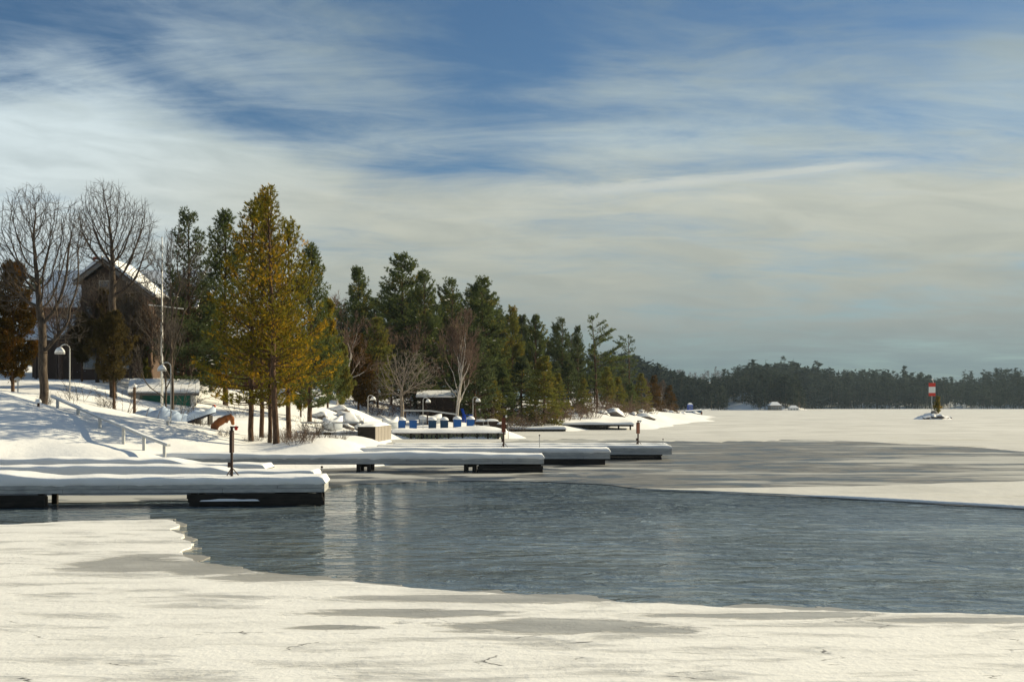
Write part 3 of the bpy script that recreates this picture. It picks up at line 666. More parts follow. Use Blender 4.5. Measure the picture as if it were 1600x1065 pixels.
# golden clump by the shore
G1 = conifer(21, 13.6, 2.7, .26, .22, .040, 8, .46, 4, .7, gap=.12, lean=(-.035, 0), r0=.17)
G2 = conifer(22, 11.8, 2.9, .17, .22, .040, 8, .47, 4, .75, gap=.12, r0=.13)
G3 = conifer(23, 11.0, 2.8, .20, .22, .040, 8, .47, 4, .75, gap=.12, r0=.12)
plant_tree('pine_tree', G1, (M_pbark, L_sungold), 432, 61, 'tallest '+gl, vtop=301, h0=13.6, rz=0, sx=1.0)
for (pr, h, u, d, vt, sx, rz_, lb) in [(G2, 11.8, 393, 63, 335, 1.05, 0, 'slim-trunked '+gl+', on the side towards the flagpole'), (G3, 11, 408, 65.5, 322, .85, 1.9, 'sunlit golden pine standing behind the tallest one of the clump'),
                        (G2, 11.8, 421, 62.3, 352, .85, 2.4, 'sunlit golden pine pressed close against the tallest trunk of the clump'), (G3, 11, 452, 68, 362, 1.08, 4.0, 'broad sunlit golden pine of the clump, set back towards the pontoon')]:
    plant_tree('pine_tree', pr, (M_pbark, L_sungold), u, d, lb, vtop=vt, h0=h, sx=sx, rz=rz_)
# darker pines round the house and behind the clump
D1 = conifer(31, 14, 3.0, .08, .27, .055, 7, .38, 5, .5, gap=.08); D2 = conifer(32, 14, 3.8, .10, .27, .055, 7, .38, 5, .7, gap=.1)
plant_tree('pine_tree', D1, (M_pbark, L_dark), 297, 88, 'narrow dark pine beside the flagpole, behind the green garage door', vtop=338, h0=14)
plant_tree('pine_tree', D2, (M_pbark, L_pine), 352, 91, 'dark green pine half hidden behind the golden clump, beyond the garage', vtop=343, h0=14)
plant_tree('pine_tree', D2, (M_pbark, L_pine), 484, 86, 'grey-green pine rising over the pontoon behind the golden clump', vtop=394, h0=14, sx=.95, rz=2.)
# shore pines
Q = [conifer(41+i, 17, [3.9, 4.5, 4.0, 4.2][i], [.12, .10, .16, .18][i], .36, .08, 8, .66, 5, [.55, .4, .7, .5][i], gap=[.06, .04, .12, .16][i], tstep=.28, wind=[0, 0, .2, .35][i], waz=math.pi) for i in range(4)]
gs = 'pines on the wooded shore behind the lamp posts'
for (i, u, d, vt, sx, rz_, m, lb) in [(2, 562, 146, 425, 1., 1., L_pine, 'ragged twin-topped pine beyond the boulders and pale birch'), (1, 628, 150, 404, 1.05, 2., L_pine, 'tallest full-crowned pine of the shore wood'),
        (0, 664, 143, 428, .95, .3, L_pine, 'pine with yellowing edge next to the tallest shore pine'), (3, 706, 152, 440, .95, 0., L_pine, 'tufted open-crowned pine above the dark shelter'),
        (1, 755, 150, 440, 1.0, 4., L_pine, 'wide heavy-limbed pine behind the blue bins'), (0, 800, 158, 482, .8, 5., L_olive, 'spiky-topped olive pine between the wide pine and the point'),
        (2, 836, 170, 497, 1., 2.2, L_pine, 'loose-crowned pine standing over the snowy ledge'), (3, 878, 178, 500, .95, 0., L_dark, 'dark tiered pine with clear gaps between its limbs'),
        (0, 903, 185, 512, .75, 2., L_dark, 'slim dark pine tucked beside the wind-swept pines')]:
    plant_tree('pine_tree', Q[i], (M_pbark, m), u, d, lb, vtop=vt, h0=17, sx=sx, rz=rz_)
W1 = conifer(51, 15, 3.6, .22, .40, .09, 6, .62, 3, .35, wind=.75, waz=.2, gap=.25, tstep=.34, lean=(-.05, 0)); W2 = conifer(52, 14, 3.8, .30, .40, .09, 6, .62, 3, .3, wind=.5, waz=2.8, gap=.25, tstep=.34, lean=(-.02, 0))
plant_tree('pine_tree', W1, (M_pbark, L_pine), 934, 192, 'leaning wind-swept pine with one-sided limbs near the point', vtop=497, h0=15, rz=0)
plant_tree('pine_tree', W2, (M_pbark, L_dark), 984, 222, 'lone wind-swept pine with a long low limb at the point', vtop=524, h0=14, rz=0, sx=1.05)
# back rows that close the wood
gb = 'dark conifers closing the wood behind the shore pines'
rr = random.Random(4)
for i in range(34):
    u = 495 + i*14.6 + rr.uniform(-7, 7); d = rr.uniform(175, 225) if u < 860 else rr.uniform(225, 270)
    vt = np.interp(u, [480, 560, 640, 760, 860, 960, 1010], [505, 470, 455, 470, 520, 570, 595]) + rr.uniform(-14, 18)
    plant_tree('pine_tree', Q[i % 4], (M_pbark, L_dark), u, d, 'dark conifer in the back row closing the shore wood', group=gb, vtop=vt, h0=17, sx=rr.uniform(1., 1.4))
# young conifers and cedars along the front of the wood
Y1 = conifer(61, 7.5, 2.3, .06, .30, .07, 7, .30, 5, .35, shape='spruce', tstep=.3); Y2 = conifer(62, 9, 2.1, .08, .32, .075, 7, .34, 5, .3, shape='cedar', tstep=.3)
C1 = bush_crown(71, 8, 1.9, .28, .055, 5200); C2 = bush_crown(72, 8, 2.6, .28, .055, 6500)
C3 = bush_crown(73, 8, 3.4, .26, .05, 3600, 6, .30)
for (pr, h, m, u, d, vt, sx, lb) in [(Y1, 7.5, L_olive, 850, 146, 560, 1.1, 'sunlit olive young pine with a pale trunk at the ledge'), (Y1, 7.5, L_pine, 785, 143, 575, 1.1, 'bushy young pine at the wood edge behind the marker post'),
        (Y2, 9, L_dark, 742, 136, 518, 1.1, 'dark dense spruce behind the blue lawn chair'), (Y1, 7.5, L_olive, 768, 140, 590, 1.2, 'light green spreading young pine beside the dark spruce'),
        (Y2, 9, L_olive, 590, 134, 500, .9, 'tall greenish cedar above the white mound'), (C1, 8, L_rust, 560, 126, 525, .85, 'rusty brown cedar over the boulders'), (C1, 8, L_sungold, 512, 104, 470, .55, 'narrow yellow-gold conifer behind the pontoon'),
        (C2, 8, L_olive, 536, 112, 540, .6, 'round yellow-green cedar at the boulder heap'), (Y2, 9, L_dark, 612, 140, 530, 1., 'dark cedar rising behind the pale low maple'), (Y2, 9, L_dark, 572, 138, 560, 1.1, 'blackish cedar beside the rusty one'),
        (Y2, 9, L_dark, 668, 148, 520, 1.2, 'dark cedar behind the roof of the shelter'), (Y1, 7.5, L_dark, 815, 150, 560, 1.2, 'shaded young spruce deep in the wood edge'), (Y1, 7.5, L_dark, 888, 172, 565, 1.3, 'dark broad spruce under the tiered pine'),
        (Y1, 7.5, L_olive, 912, 168, 592, 1., 'low olive spruce by the brushy bank'), (Y2, 9, L_olive, 948, 186, 575, 1., 'olive cedar with pale trunk over the rocks'), (Y1, 7.5, L_olive, 965, 190, 590, 1.1, 'yellowish spruce under the leaning pine'),
        (Y1, 7.5, L_rust, 1022, 235, 588, 1.0, 'rusty cedar at the outer end of the wood'), (Y1, 7.5, L_olive, 1002, 220, 585, 1.1, 'olive cedar beside the rusty one on the point'), (Y1, 7.5, L_rust, 1046, 262, 603, 1.2, 'last small rusty cedar on the point'),
        (C2, 8, L_rust, 20, 74, 415, .75, 'rusty-gold cedar at the corner of the snowy lawn'), (C2, 8, L_rust, -25, 76, 430, .8, 'rusty cedar cut off by the edge of the lawn'), (C3, 8, L_hem, 178, 72, 490, .85, 'shaggy dark hemlock with two trunks behind the railing'),
        (C3, 8, L_hem, 128, 90, 492, .8, 'dark hemlock in front of the big house porch'), (C3, 8, L_hem, 228, 93, 488, .8, 'dark hemlock between the house gable and the flagpole'), (C3, 8, L_hem, 163, 92.5, 455, .75, 'brown hemlock close to the gable wall of the house'), (C3, 8, L_hem, 204, 91.5, 462, .7, 'shaggy brown hemlock under the sunlit gable slope'),
        (C1, 8, L_olive, 228, 91, 560, .75, 'low yellow-green cedar beside the garage'),
        (C3, 8, L_hem, 285, 97, 440, .8, 'tall dark hemlock behind the garage roof'), (Y1, 7.5, L_pine, 725, 141, 560, 1.2, 'bushy mid-green spruce squeezed beside the birch'), (Y1, 7.5, L_olive, 870, 160, 585, 1.2, 'small olive spruce with low skirts by the snowy mound'), (Y2, 9, L_rust, 575, 130, 555, .9, 'brown-tinged cedar behind the mound lamp'), (Y1, 7.5, L_pine, 650, 139, 555, 1.1, 'green spruce between the pale maple and the shelter roof'), (Y1, 7.5, L_pine, 985, 200, 600, 1.2, 'short dense spruce under the lone wind-swept pine'), (Y2, 9, L_dark, 330, 96, 470, 1.2, 'dark cedar behind the garage and the golden clump'), (Y2, 9, L_dark, 60, 108, 440, 1.3, 'dark cedar by the far corner of the house'),
        (C2, 8, L_sungold, 470, 92, 545, .7, 'golden young conifer filling the gap beyond the clump')]:
    plant_tree('conifer_tree', pr, (M_pbark, m), u, d, lb, vtop=vt, h0=h, sx=sx)
# bare trees
B1 = sc_tree(81, 12.6, [(-.6, 0, 10.4, 1.9, 1.8, 2.2, 1500), (1.0, .3, 9.6, 1.7, 1.6, 2.3, 1200), (-1.7, -.3, 8.6, 1.5, 1.6, 2.0, 1000), (.3, 0, 7.6, 2.3, 2., 1.7, 700), (-2.2, .3, 6.6, 1.5, 1.3, 1.3, 420), (1.5, -.3, 4.4, 1.2, .9, 1.3, 240), (1.0, .2, 6.0, 1.3, 1.2, 1.2, 240)], 2.6, .25, .20, .25, .0105)
B2 = sc_tree(82, 15, [(-.5, 0, 12.8, 1.9, 1.8, 2.3, 1500), (1.3, .3, 11.8, 1.7, 1.6, 2.2, 1200), (-1.6, -.3, 11.4, 1.4, 1.5, 2.2, 900), (2.2, 0, 10.0, 1.2, 1.3, 1.4, 400), (0, 0, 10.2, 2.0, 2.0, 1.6, 500), (1.6, .2, 8.0, 1.6, 1.4, 1.2, 320)], 6.2, .25, .20, .25, .011); B3 = bare(83, 12, .32, .11, .25, 4, 0., (3, 4), .011, .35)
plant_tree('maple_tree', B1, (M_bark, M_twig), 68, 65, 'big bare maple with snow-lined limbs at the top of the bank', vtop=286, h0=12.8, rz=0)
plant_tree('maple_tree', B2, (M_bark, M_twig), 176, 80, 'rounded bare maple in front of the house gable', vtop=281, h0=15.2, rz=0)
plant_tree('maple_tree', B3, (M_bark, M_twig), 270, 76.5, 'slim bare tree with upright twigs before the garage', vtop=345, h0=12)
plant_tree('maple_tree', B3, (M_bark, M_twig), 258, 75.0, 'shorter bare tree with snow-flecked bark before the garage', vtop=470, h0=12, rz=3.)
plant_tree('maple_tree', B1, (M_bark, M_twig), 152, 92, 'bare tree tangled before the chimney of the house', vtop=425, h0=12.8, rz=3.5)
plant_tree('maple_tree', B1, (M_bark, M_twig), 205, 90, 'bare brushy tree under the gable of the house', vtop=430, h0=12.8, rz=1.5)
for u_, d_, vt_, rz_, lb_ in [(95, 90, 455, 1., 'low tangled bare tree before the porch of the house'), (165, 93, 440, 4., 'brown bare thicket tree below the gable window'), (235, 92, 455, 2.2, 'bare thicket tree between the gable and the narrow dark pine')]:
    plant_tree('maple_tree', B1, (M_rtwig, M_rtwig), u_, d_, lb_, vtop=vt_, h0=12.8, rz=rz_, sx=1.35)  # lighter brown than the other bare trees: sunlight painted into the twig colour
plant_tree('maple_tree', B3, (M_rtwig, M_rtwig), 517, 152, 'pinkish bare tree behind the golden clump', vtop=452, h0=12, sx=1.5)
plant_tree('maple_tree', B3, (M_rtwig, M_rtwig), 585, 136, 'reddish bare tree in front of the ragged twin-topped pine', vtop=490, h0=12, sx=1.6)
plant_tree('maple_tree', B3, (M_rtwig, M_rtwig), 648, 140, 'tawny bare tree beneath the tallest shore pine', vtop=500, h0=12, sx=1.5, rz=1.)
B4 = sc_tree(84, 7, [(.6, 0, 4.6, 3.1, 2.4, 2.3, 1800), (-1.8, 0, 3.6, 1.5, 1.2, 1.6, 400)], 1.0, .17, .24, .34, .012, (.25, 0), .05, .42)
plant_tree('maple_tree', B4, (M_pale, M_pale), 626, 127, 'low pale wide-spreading maple on the white mound', vtop=545, h0=7, sx=1.0, rz=0)
BB = bare(85, 12, .42, .10, .25, 4, .02, (3, 4), .016, .3, nst=3, stem_sp=.22); BL = bare(86, 10, .40, .09, .35, 4, .35, (2, 3), .016, .2, nst=2, stem_sp=.2)
plant_tree('birch_tree', BB, (M_birch, M_rtwig), 712, 131, 'white-stemmed birch beside the dark shelter', vtop=478, h0=12, rz=1.)
plant_tree('birch_tree', BL, (M_birch, M_rtwig), 525, 118, 'leaning pale birch between golden conifer and rusty cedar', vtop=482, h0=10, rz=0)
plant_tree('birch_tree', BB, (M_birch, M_rtwig), 1010, 245, 'small pale birch on the wooded point', vtop=590, h0=12)
plant_tree('birch_tree', BB, (M_birch, M_rtwig), 1034, 262, 'thin forked birch near the outer end of the point', vtop=592, h0=12, rz=2)
# brush
def bough_snow(seed, Ht, Rm, N):
    rg = np.random.default_rng(seed); V = []; Fq = []
    for i in range(N):
        q = rg.uniform(.15, .85); a = rg.uniform(0, 6.28); r = Rm*(1-q)**.6*rg.uniform(.35, .95); c = np.array([math.cos(a)*r, math.sin(a)*r, Ht*q]); s_ = rg.uniform(.008, .02); b = len(V)
        t = np.array([math.cos(a), math.sin(a), .15]); w_ = np.array([-math.sin(a), math.cos(a), 0]); u_ = np.array([0, 0, 1.])
        for m_ in (-t*1.4, w_*.45, t*1.4, -w_*.45, u_*.3): V.append(c+m_*s_)
        Fq += [(b, b+3, b+4), (b+3, b+2, b+4), (b+2, b+1, b+4), (b+1, b, b+4)]
    return mesh_np('bough_snow', np.array(V), [np.array(Fq)])
SNB = bough_snow(3, 1., .22, 34)
for o in [q for q in bpy.data.objects if q.type == 'EMPTY' and q.name.split('.')[0] in ('pine_tree', 'conifer_tree')]:
    if o.location.y > 175 or hsh(o.location.x, o.location.y) < .35: continue
    cr = [c for c in o.children if c.name.startswith('crown')][0]; co_ = np.empty(len(cr.data.vertices)*3, np.float32); cr.data.vertices.foreach_get('co', co_); hh = float(co_[2::3].max())
    sn = link('bough_snow', SNB, M_dsnow, o); sn.scale = (hh*.8, hh*.8, hh); sn['kind'] = 'stuff'; sn.rotation_euler = (0, 0, o.location.x)
SH = [shrub(91+i, 2.2, 1.6, 26, .022) for i in range(3)]
for i, (u, d) in enumerate([(700,138),(722,139),(760,140),(785,138),(806,139),(830,142),(862,146),(880,152),(898,158),(915,164),(930,166),(948,176),(965,180),(985,188),(1000,200),(1018,215),(1035,235),(1052,260),(676,136),(646,134),(605,130),(585,128),(690,142),(742,142),(775,145),(795,146),(820,148),(845,152),(870,158),(905,170),(940,184),(975,196),(560,132),(620,138),(655,142)]):
    x_ = (u-UC)/F*d; ro = root('shrub', (x_, d, gz(x_, d)), 'russet leafless brush along the foot of the shore wood', 'shrub', 'russet brush along the wood edge', hsh(i, 3)*6); s_ = .8+.6*hsh(i, 9); ro.scale = (s_*1.3, s_*1.3, s_)
    link('stems', SH[i % 3], M_rtwig, ro)['kind'] = 'stuff'
S2 = shrub(95, 1.0, 1.0, 40, .010); S3 = shrub(96, 1.6, .7, 9, .012)
for u, d, m, me, s_, lb in [(462, 60.3, M_rtwig, S2, 1., 'red-twigged low shrub at the foot of the golden clump'), (482, 60.6, M_rtwig, S2, .8, 'smaller red-twigged shrub by the shore end of the longest dock'), (452, 61.2, M_rtwig, S2, .7, 'reddish twig tuft against the thick pine trunk'),
                        (490, 72, M_twig, S2, 1.3, 'dry reedy tuft before the pontoon'), (368, 80, M_twig, S3, 1., 'thin sapling on the slope right of the covered boat'), (382, 80, M_twig, S3, .9, 'spindly sapling on the open slope above the carving'), (122, 72, M_twig, S3, 1.2, 'wispy bare bush beside the tall lamp'),
                        (112, 68, M_twig, S3, .8, 'small wispy bush below the tall lamp'), (282, 76, M_twig, S3, 1.9, 'spreading bare bush against the garage roof'), (190, 71.5, M_twig, S3, 1.5, 'twiggy bush at the hemlock trunks')]:
    x_ = (u-UC)/F*d; ro = root('shrub', (x_, d, gz(x_, d)), lb, 'shrub', None, hsh(u, 2)*6); ro.scale = (s_,)*3; link('stems', me, m, ro)['kind'] = 'stuff'
for i, (u, d) in enumerate([(388, 62.6), (404, 63.2), (426, 61.8), (440, 62), (418, 66), (330, 70), (310, 68), (165, 70), (72, 64.2), (505, 64), (530, 66), (548, 72), (470, 66), (350, 63)]):
    x_ = (u-UC)/F*d; ro = root('grass_tuft', (x_, d, gz(x_, d)), 'dry stalks poking through the snow of the bank', 'grass', 'dry stalks on the snowy bank', i*1.1); s_ = .35+.4*hsh(i, 5); ro.scale = (s_,)*3; link('stems', S2, M_twig, ro)['kind'] = 'stuff'
for m_ in list(bpy.data.meshes):
    if m_.name.startswith('trunk'): m_.polygons.foreach_set('use_smooth', [True]*len(m_.polygons))

# ------------------------------------------------------------------ railing on the bank
ps = [(90, 62.5), (122, 60.4), (156, 58.3), (193, 56.4), (225, 55.0), (257, 53.9)]; tv = [623, 637, 652, 667, 681, 693]
r0_ = P(90, 640, 61); ro = root('railing', (r0_.x, r0_.y, gz(r0_.x, r0_.y)), 'pale wooden handrail with six posts stepping down the snowy bank', 'railing')
tops = [P(u, v, d) for (u, d), v in zip(ps, tv)]
for (u, d), tpt in zip(ps, tops):
    g_ = gz(tpt.x, tpt.y); MB().box((tpt.x, tpt.y, (tpt.z-.05+g_-.3)/2), (.13, .13, max(.3, tpt.z-.05-g_+.3))).build('post', M_rail, ro, off=ro.location)
ext = tops[0] + (tops[0]-tops[1])*.28; ext2 = tops[-1] + (tops[-1]-tops[-2])*.2
ch = [ext] + tops + [ext2]
for a, b in zip(ch[:-1], ch[1:]): MB().beam(a, b, .20, .09).build('top_rail', M_rail, ro, off=ro.location)
for a, b in zip(ch[:-1], ch[1:]): MB().beam(a+Vector((0, 0, .065)), b+Vector((0, 0, .065)), .16, .045).build('snow_cover', M_dsnow, ro, off=ro.location)

# ------------------------------------------------------------------ lamps
def lamp(u, d, vtop, face, label, group=None, s=1.):
    x_ = (u-UC)/F*d; z_ = gz(x_, d); h = P(u, vtop, d).z - z_; ro = root('lamp_post', (x_, d, z_), label, 'lamp post', group)
    rad = .27*s; pts = [(0, 0, -.4), (0, 0, h-rad)] + [(face*rad*(1-math.cos(a)), 0, h-rad+rad*math.sin(a)) for a in np.linspace(.25, math.pi*.94, 9)]
    MB().tube(pts, .034*s, 7).build('pole', M_lamp, ro, True)
    hx = face*rad*2; hz = h-rad-.05
    MB().lathe([(.04*s, .09*s), (.12*s, .04*s), (.23*s, -.10*s), (.28*s, -.20*s), (.25*s, -.20*s), (.0, -.14*s)], (hx, 0, hz), 14).build('lamp_shade', M_lamp, ro, True)
    MB().lathe([(0, .16*s), (.13*s, .12*s), (.225*s, .0), (.285*s, -.15*s), (.23*s, -.11*s)], (hx, 0, hz+.02), 14).build('snow_cap', M_dsnow, ro, True)
lamp(109, 69, 538, -1, 'tall gooseneck lamp post before the big house, shade towards the maple', None, 1.1)
lamp(267, 66, 566, -1, 'gooseneck lamp post before the garage with a snow-capped shade', None, .95)
lamp(575, 119, 617, 1, 'gooseneck lamp post on the mound behind the slatted bin', None)
lamp(661, 121, 621, 1, 'gooseneck lamp post in the middle of the row of blue bins', None)
lamp(739, 122, 620, 1, 'gooseneck lamp post at the last blue bin, by the lawn chair', None)
x_ = (28-UC)/F*70; ro = root('garden_lamp', (x_, 70, gz(x_, 70)), 'small white mushroom lamp under the rusty cedar', 'garden lamp'); MB().tube([(0, 0, -.2), (0, 0, .75)], .04, 7).build('pole', M_lamp, ro); MB().lathe([(0, .95), (.1, .9), (.24, .76), (.2, .74), (0, .76)], (0, 0, 0), 12).build('lamp_shade', M_lamp, ro, True)
x_ = (60-UC)/F*60.6; ro = root('path_light', (x_, 60.6, gz(x_, 60.6)), 'squat snow-capped path light at the foot of the big maple', 'path light'); MB().tube([(0, 0, -.2), (0, 0, .22)], .07, 8).build('stem', M_bpole, ro); MB().lathe([(0, .42), (.1, .40), (.16, .30), (.15, .2), (0, .18)], (0, 0, 0), 12).build('snow_cap', M_dsnow, ro, True)
x_ = (262-UC)/F*62; ro = root('path_light', (x_, 62, gz(x_, 62)), 'snow-buried path light on the bank edge below the garage lamp', 'path light'); MB().tube([(0, 0, -.2), (0, 0, .25)], .08, 8).build('stem', M_steel, ro); MB().lathe([(0, .45), (.12, .42), (.18, .30), (.15, .2), (0, .18)], (0, 0, 0), 12).build('snow_cap', M_dsnow, ro, True)
x_ = (210-UC)/F*74; ro = root('post', (x_, 74, gz(x_, 74)), 'bare brown wooden post with a snow cap beside the garage', 'post'); MB().tube([(0, 0, -.4), (0, 0, 1.75)], [.10, .085], 9).build('shaft', M_pbark, ro); MB().lathe([(0, .22), (.1, .17), (.15, .05), (.12, -.02)], (0, 0, 1.76), 12).build('snow_cap', M_dsnow, ro, True)
# flag mast
x_ = (253-UC)/F*77; g_ = gz(x_, 77); top = P(253, 372, 77).z - g_; ro = root('flagpole', (x_, 77, g_), 'tall pale flagpole with a crossed yardarm before the house', 'flagpole')
MB().tube([(0, 0, -.4), (0, 0, top*.55), (0, 0, top)], [.085, .07, .035], 9).build('mast', M_white, ro, True)
yz = P(253, 479, 77).z - g_; MB().tube([(-.85, -.08, yz+.12), (1.45, -.08, yz-.15)], .035, 7).build('yardarm', M_white, ro); MB().lathe([(0, .07), (.06, .03), (.06, -.03), (0, -.07)], (0, 0, top+.04), 9).build('finial', M_white, ro, True)

# ------------------------------------------------------------------ buildings
def gable_roof(m, x0, x1, y0, yr, y1, ze, zr, t=.16): return None
d = 100.; k_ = d/F
ro = root('house', (-35, 100, 4.8), 'big dark brown house with blue-shaded snowy roofs and a front gable', 'house'); o_ = ro.location
MB().box((-35.2, 104.4, 8.2), (14.0, 6.2, 7.2)).build('wall', M_hbrown, ro, off=o_)
MB().quadbox([(-36.2, 96.6, 4.6), (-30.6, 96.6, 4.6), (-30.6, 101.5, 4.6), (-36.2, 101.5, 4.6), (-36.2, 96.6, 12.3), (-30.6, 96.6, 12.3), (-30.6, 101.5, 12.3), (-36.2, 101.5, 12.3)]).build('wing_wall', M_hbrown, ro, off=o_)
MB().slab([(-36.1, 96.62, 12.3), (-30.7, 96.62, 12.3), (-34.1, 96.62, 14.9), (-36.1, 96.62, 13.4)], .15).build('gable', M_hbrown, ro, off=o_)
rf = MB().slab([(-43.0, 101.0, 11.7), (-27.6, 101.0, 11.7), (-27.6, 103.2, 15.0), (-41., 103.2, 15.0)], .18).slab([(-41., 103.2, 15.0), (-27.8, 103.2, 15.0), (-27.8, 107.8, 12.1), (-42.3, 107.8, 12.1)], .18).build('roof', M_hbrown, ro, off=o_)
MB().slab([(-43.1, 100.9, 11.86), (-27.5, 100.9, 11.86), (-27.5, 103.25, 15.3), (-41., 103.25, 15.3)], .17).build('snow_cover', M_dsnow, rf, off=o_)
wr = MB().slab([(-34.1, 96.0, 15.25), (-30.1, 96.0, 12.15), (-30.1, 101, 12.15), (-34.1, 103, 15.25)][::-1], .16).slab([(-34.1, 96.0, 15.25), (-34.1, 103, 15.25), (-36.5, 102, 13.4), (-36.5, 96.0, 13.4)][::-1], .16).build('wing_roof', M_hbrown, ro, off=o_)
for s_ in (1, -1):
    fx, fz = (4.15, 12.3) if s_ > 0 else (2.5, 13.57)
    pts = [(-34.1, 95.9, 15.5), (-34.1+s_*fx, 95.9, fz), (-34.1+s_*fx, 101.5, fz), (-34.1, 103, 15.5)]
    MB().slab(pts if s_ < 0 else pts[::-1], -.2 if False else .2).build('snow_cover', M_dsnow, wr, off=o_)
    MB().beam((-34.1, 95.94, 15.12), (-34.1+s_*(fx-.05), 95.94, fz-.32), .08, .3).build('barge_board', M_grey, ro, off=o_)
MB().box((-36.3, 101.2, 14.9), (.75, .7, 2.6)).build('chimney', M_brick, ro, off=o_)
for (xx, zz, w_, h_) in [(-35.1, 10.6, 1.0, 1.5), (-33.0, 10.6, 1.0, 1.5), (-35.2, 7.2, 1.2, 1.7), (-32.6, 7.2, 1.2, 1.7), (-34.1, 13.1, .8, .9)]:
    f_ = MB().box((xx, 96.57, zz), (w_+.24, .10, h_+.24)).build('window', M_ltan, ro, off=o_); MB().box((xx, 96.51, zz), (w_, .06, h_)).build('pane', M_glass, f_, off=o_)
for xx in (-40.2, -38.6, -29.4):
    f_ = MB().box((xx, 101.27, 10.4), (1.2, .10, 1.6)).build('window', M_ltan, ro, off=o_); MB().box((xx, 101.21, 10.4), (.95, .06, 1.35)).build('pane', M_glass, f_, off=o_)
pr = MB().slab([(-41.5, 95.5, 8.6), (-37.7, 95.5, 8.6), (-37.7, 101.3, 10.6), (-41.5, 101.3, 10.6)], .14).build('porch_roof', M_hbrown, ro, off=o_); MB().slab([(-41.6, 95.4, 8.8), (-37.6, 95.4, 8.8), (-37.6, 101.32, 10.8), (-41.6, 101.32, 10.8)], .18).build('snow_cover', M_dsnow, pr, off=o_)
for xx in (-41.3, -39.6, -37.9): MB().box((xx, 95.8, 6.5), (.18, .18, 4.1)).build('porch_post', M_hbrown, ro, off=o_)
# garage
d = 84.; gx0, gx1 = (207-UC)/F*d, (307-UC)/F*d; gy = d; zb = 1.9; o_ = Vector(((gx0+gx1)/2, gy, zb)); ze = P(0, 614, d).z; zr = P(0, 592, d+2.2).z
ro = root('garage', o_, 'white garage with a dark green door under a snowy roof', 'garage', None, R(15)); gm = (gx0+gx1)/2
MB().box((gm, gy+2.2, (zb+ze)/2), (gx1-gx0-.25, 4.2, ze-zb-.1)).build('wall', M_white, ro, off=o_)
dx0, dx1 = (220-UC)/F*d, (296-UC)/F*d; dz1 = P(0, 617.5, d).z
nP = 4
for i in range(nP): hh = (dz1-zb)/nP; MB().box(((dx0+dx1)/2, gy+.07, zb+hh*(i+.5)), (dx1-dx0, .06, hh-.015)).build('door_panel', M_green, ro, off=o_)
MB().box(((dx0+dx1)/2, gy+.05, dz1+.06), (dx1-dx0+.3, .13, .11)).box((dx0-.13, gy+.05, (zb+dz1)/2), (.22, .13, dz1-zb)).box((dx1+.13, gy+.05, (zb+dz1)/2), (.22, .13, dz1-zb)).build('door_frame', M_white, ro, off=o_)
rf = MB().slab([(gx0-.15, gy-.35, ze), (gx1+.1, gy-.35, ze), (gx1+.1, gy+2.2, zr-.15), (gx0-.15, gy+2.2, zr-.15)], .12).slab([(gx0-.15, gy+2.2, zr-.15), (gx1+.1, gy+2.2, zr-.15), (gx1+.1, gy+4.7, ze), (gx0-.15, gy+4.7, ze)], .12).build('roof', M_grey, ro, off=o_)
MB().slab([(gx0-.2, gy-.40, ze+.14), (gx1+.14, gy-.40, ze+.14), (gx1+.14, gy+2.25, zr+.02), (gx0-.2, gy+2.25, zr+.02)], .13).build('snow_cover', M_dsnow, rf, off=o_)
MB().quadbox([(gx0+.13, gy+.12, ze-.1), (gx1-.13, gy+.12, ze-.1), (gx1-.13, gy+4.28, ze-.1), (gx0+.13, gy+4.28, ze-.1), (gx0+.13, gy+2.15, zr-.34), (gx1-.13, gy+2.15, zr-.34), (gx1-.13, gy+2.25, zr-.34), (gx0+.13, gy+2.25, zr-.34)]).build('gable', M_white, ro, off=o_)
MB().box((gm, gy-.40, ze-.10), (gx1-gx0+.2, .05, .16)).build('fascia', M_grey, ro, off=o_)
# reddish cottage beyond the garage
o_ = Vector((-25.5, 108, 5.0)); ro = root('cottage', o_, 'red-brown cottage with a snowy roof glimpsed behind the golden clump', 'house')
MB().box((-25.5, 110.5, 7.0), (9.5, 5, 4.6)).build('wall', M_red_house, ro, off=o_)
rf = MB().slab([(-30.6, 107.5, 9.2), (-20.4, 107.5, 9.2), (-20.4, 110.5, 10.9), (-30.6, 110.5, 10.9)], .15).slab([(-30.6, 110.5, 10.9), (-20.4, 110.5, 10.9), (-20.4, 113.5, 9.2), (-30.6, 113.5, 9.2)], .15).build('roof', M_grey, ro, off=o_)
MB().slab([(-30.7, 107.4, 9.42), (-20.3, 107.4, 9.42), (-20.3, 110.55, 11.2), (-30.7, 110.55, 11.2)], .2).build('snow_cover', M_dsnow, rf, off=o_)
for xx in (-29.2, -27.2, -24.5): f_ = MB().box((xx, 107.96, 7.2), (.75, .1, 1.5)).build('window', M_white, ro, off=o_); MB().box((xx, 107.9, 7.2), (.5, .06, 1.2)).build('pane', M_glass, f_, off=o_)
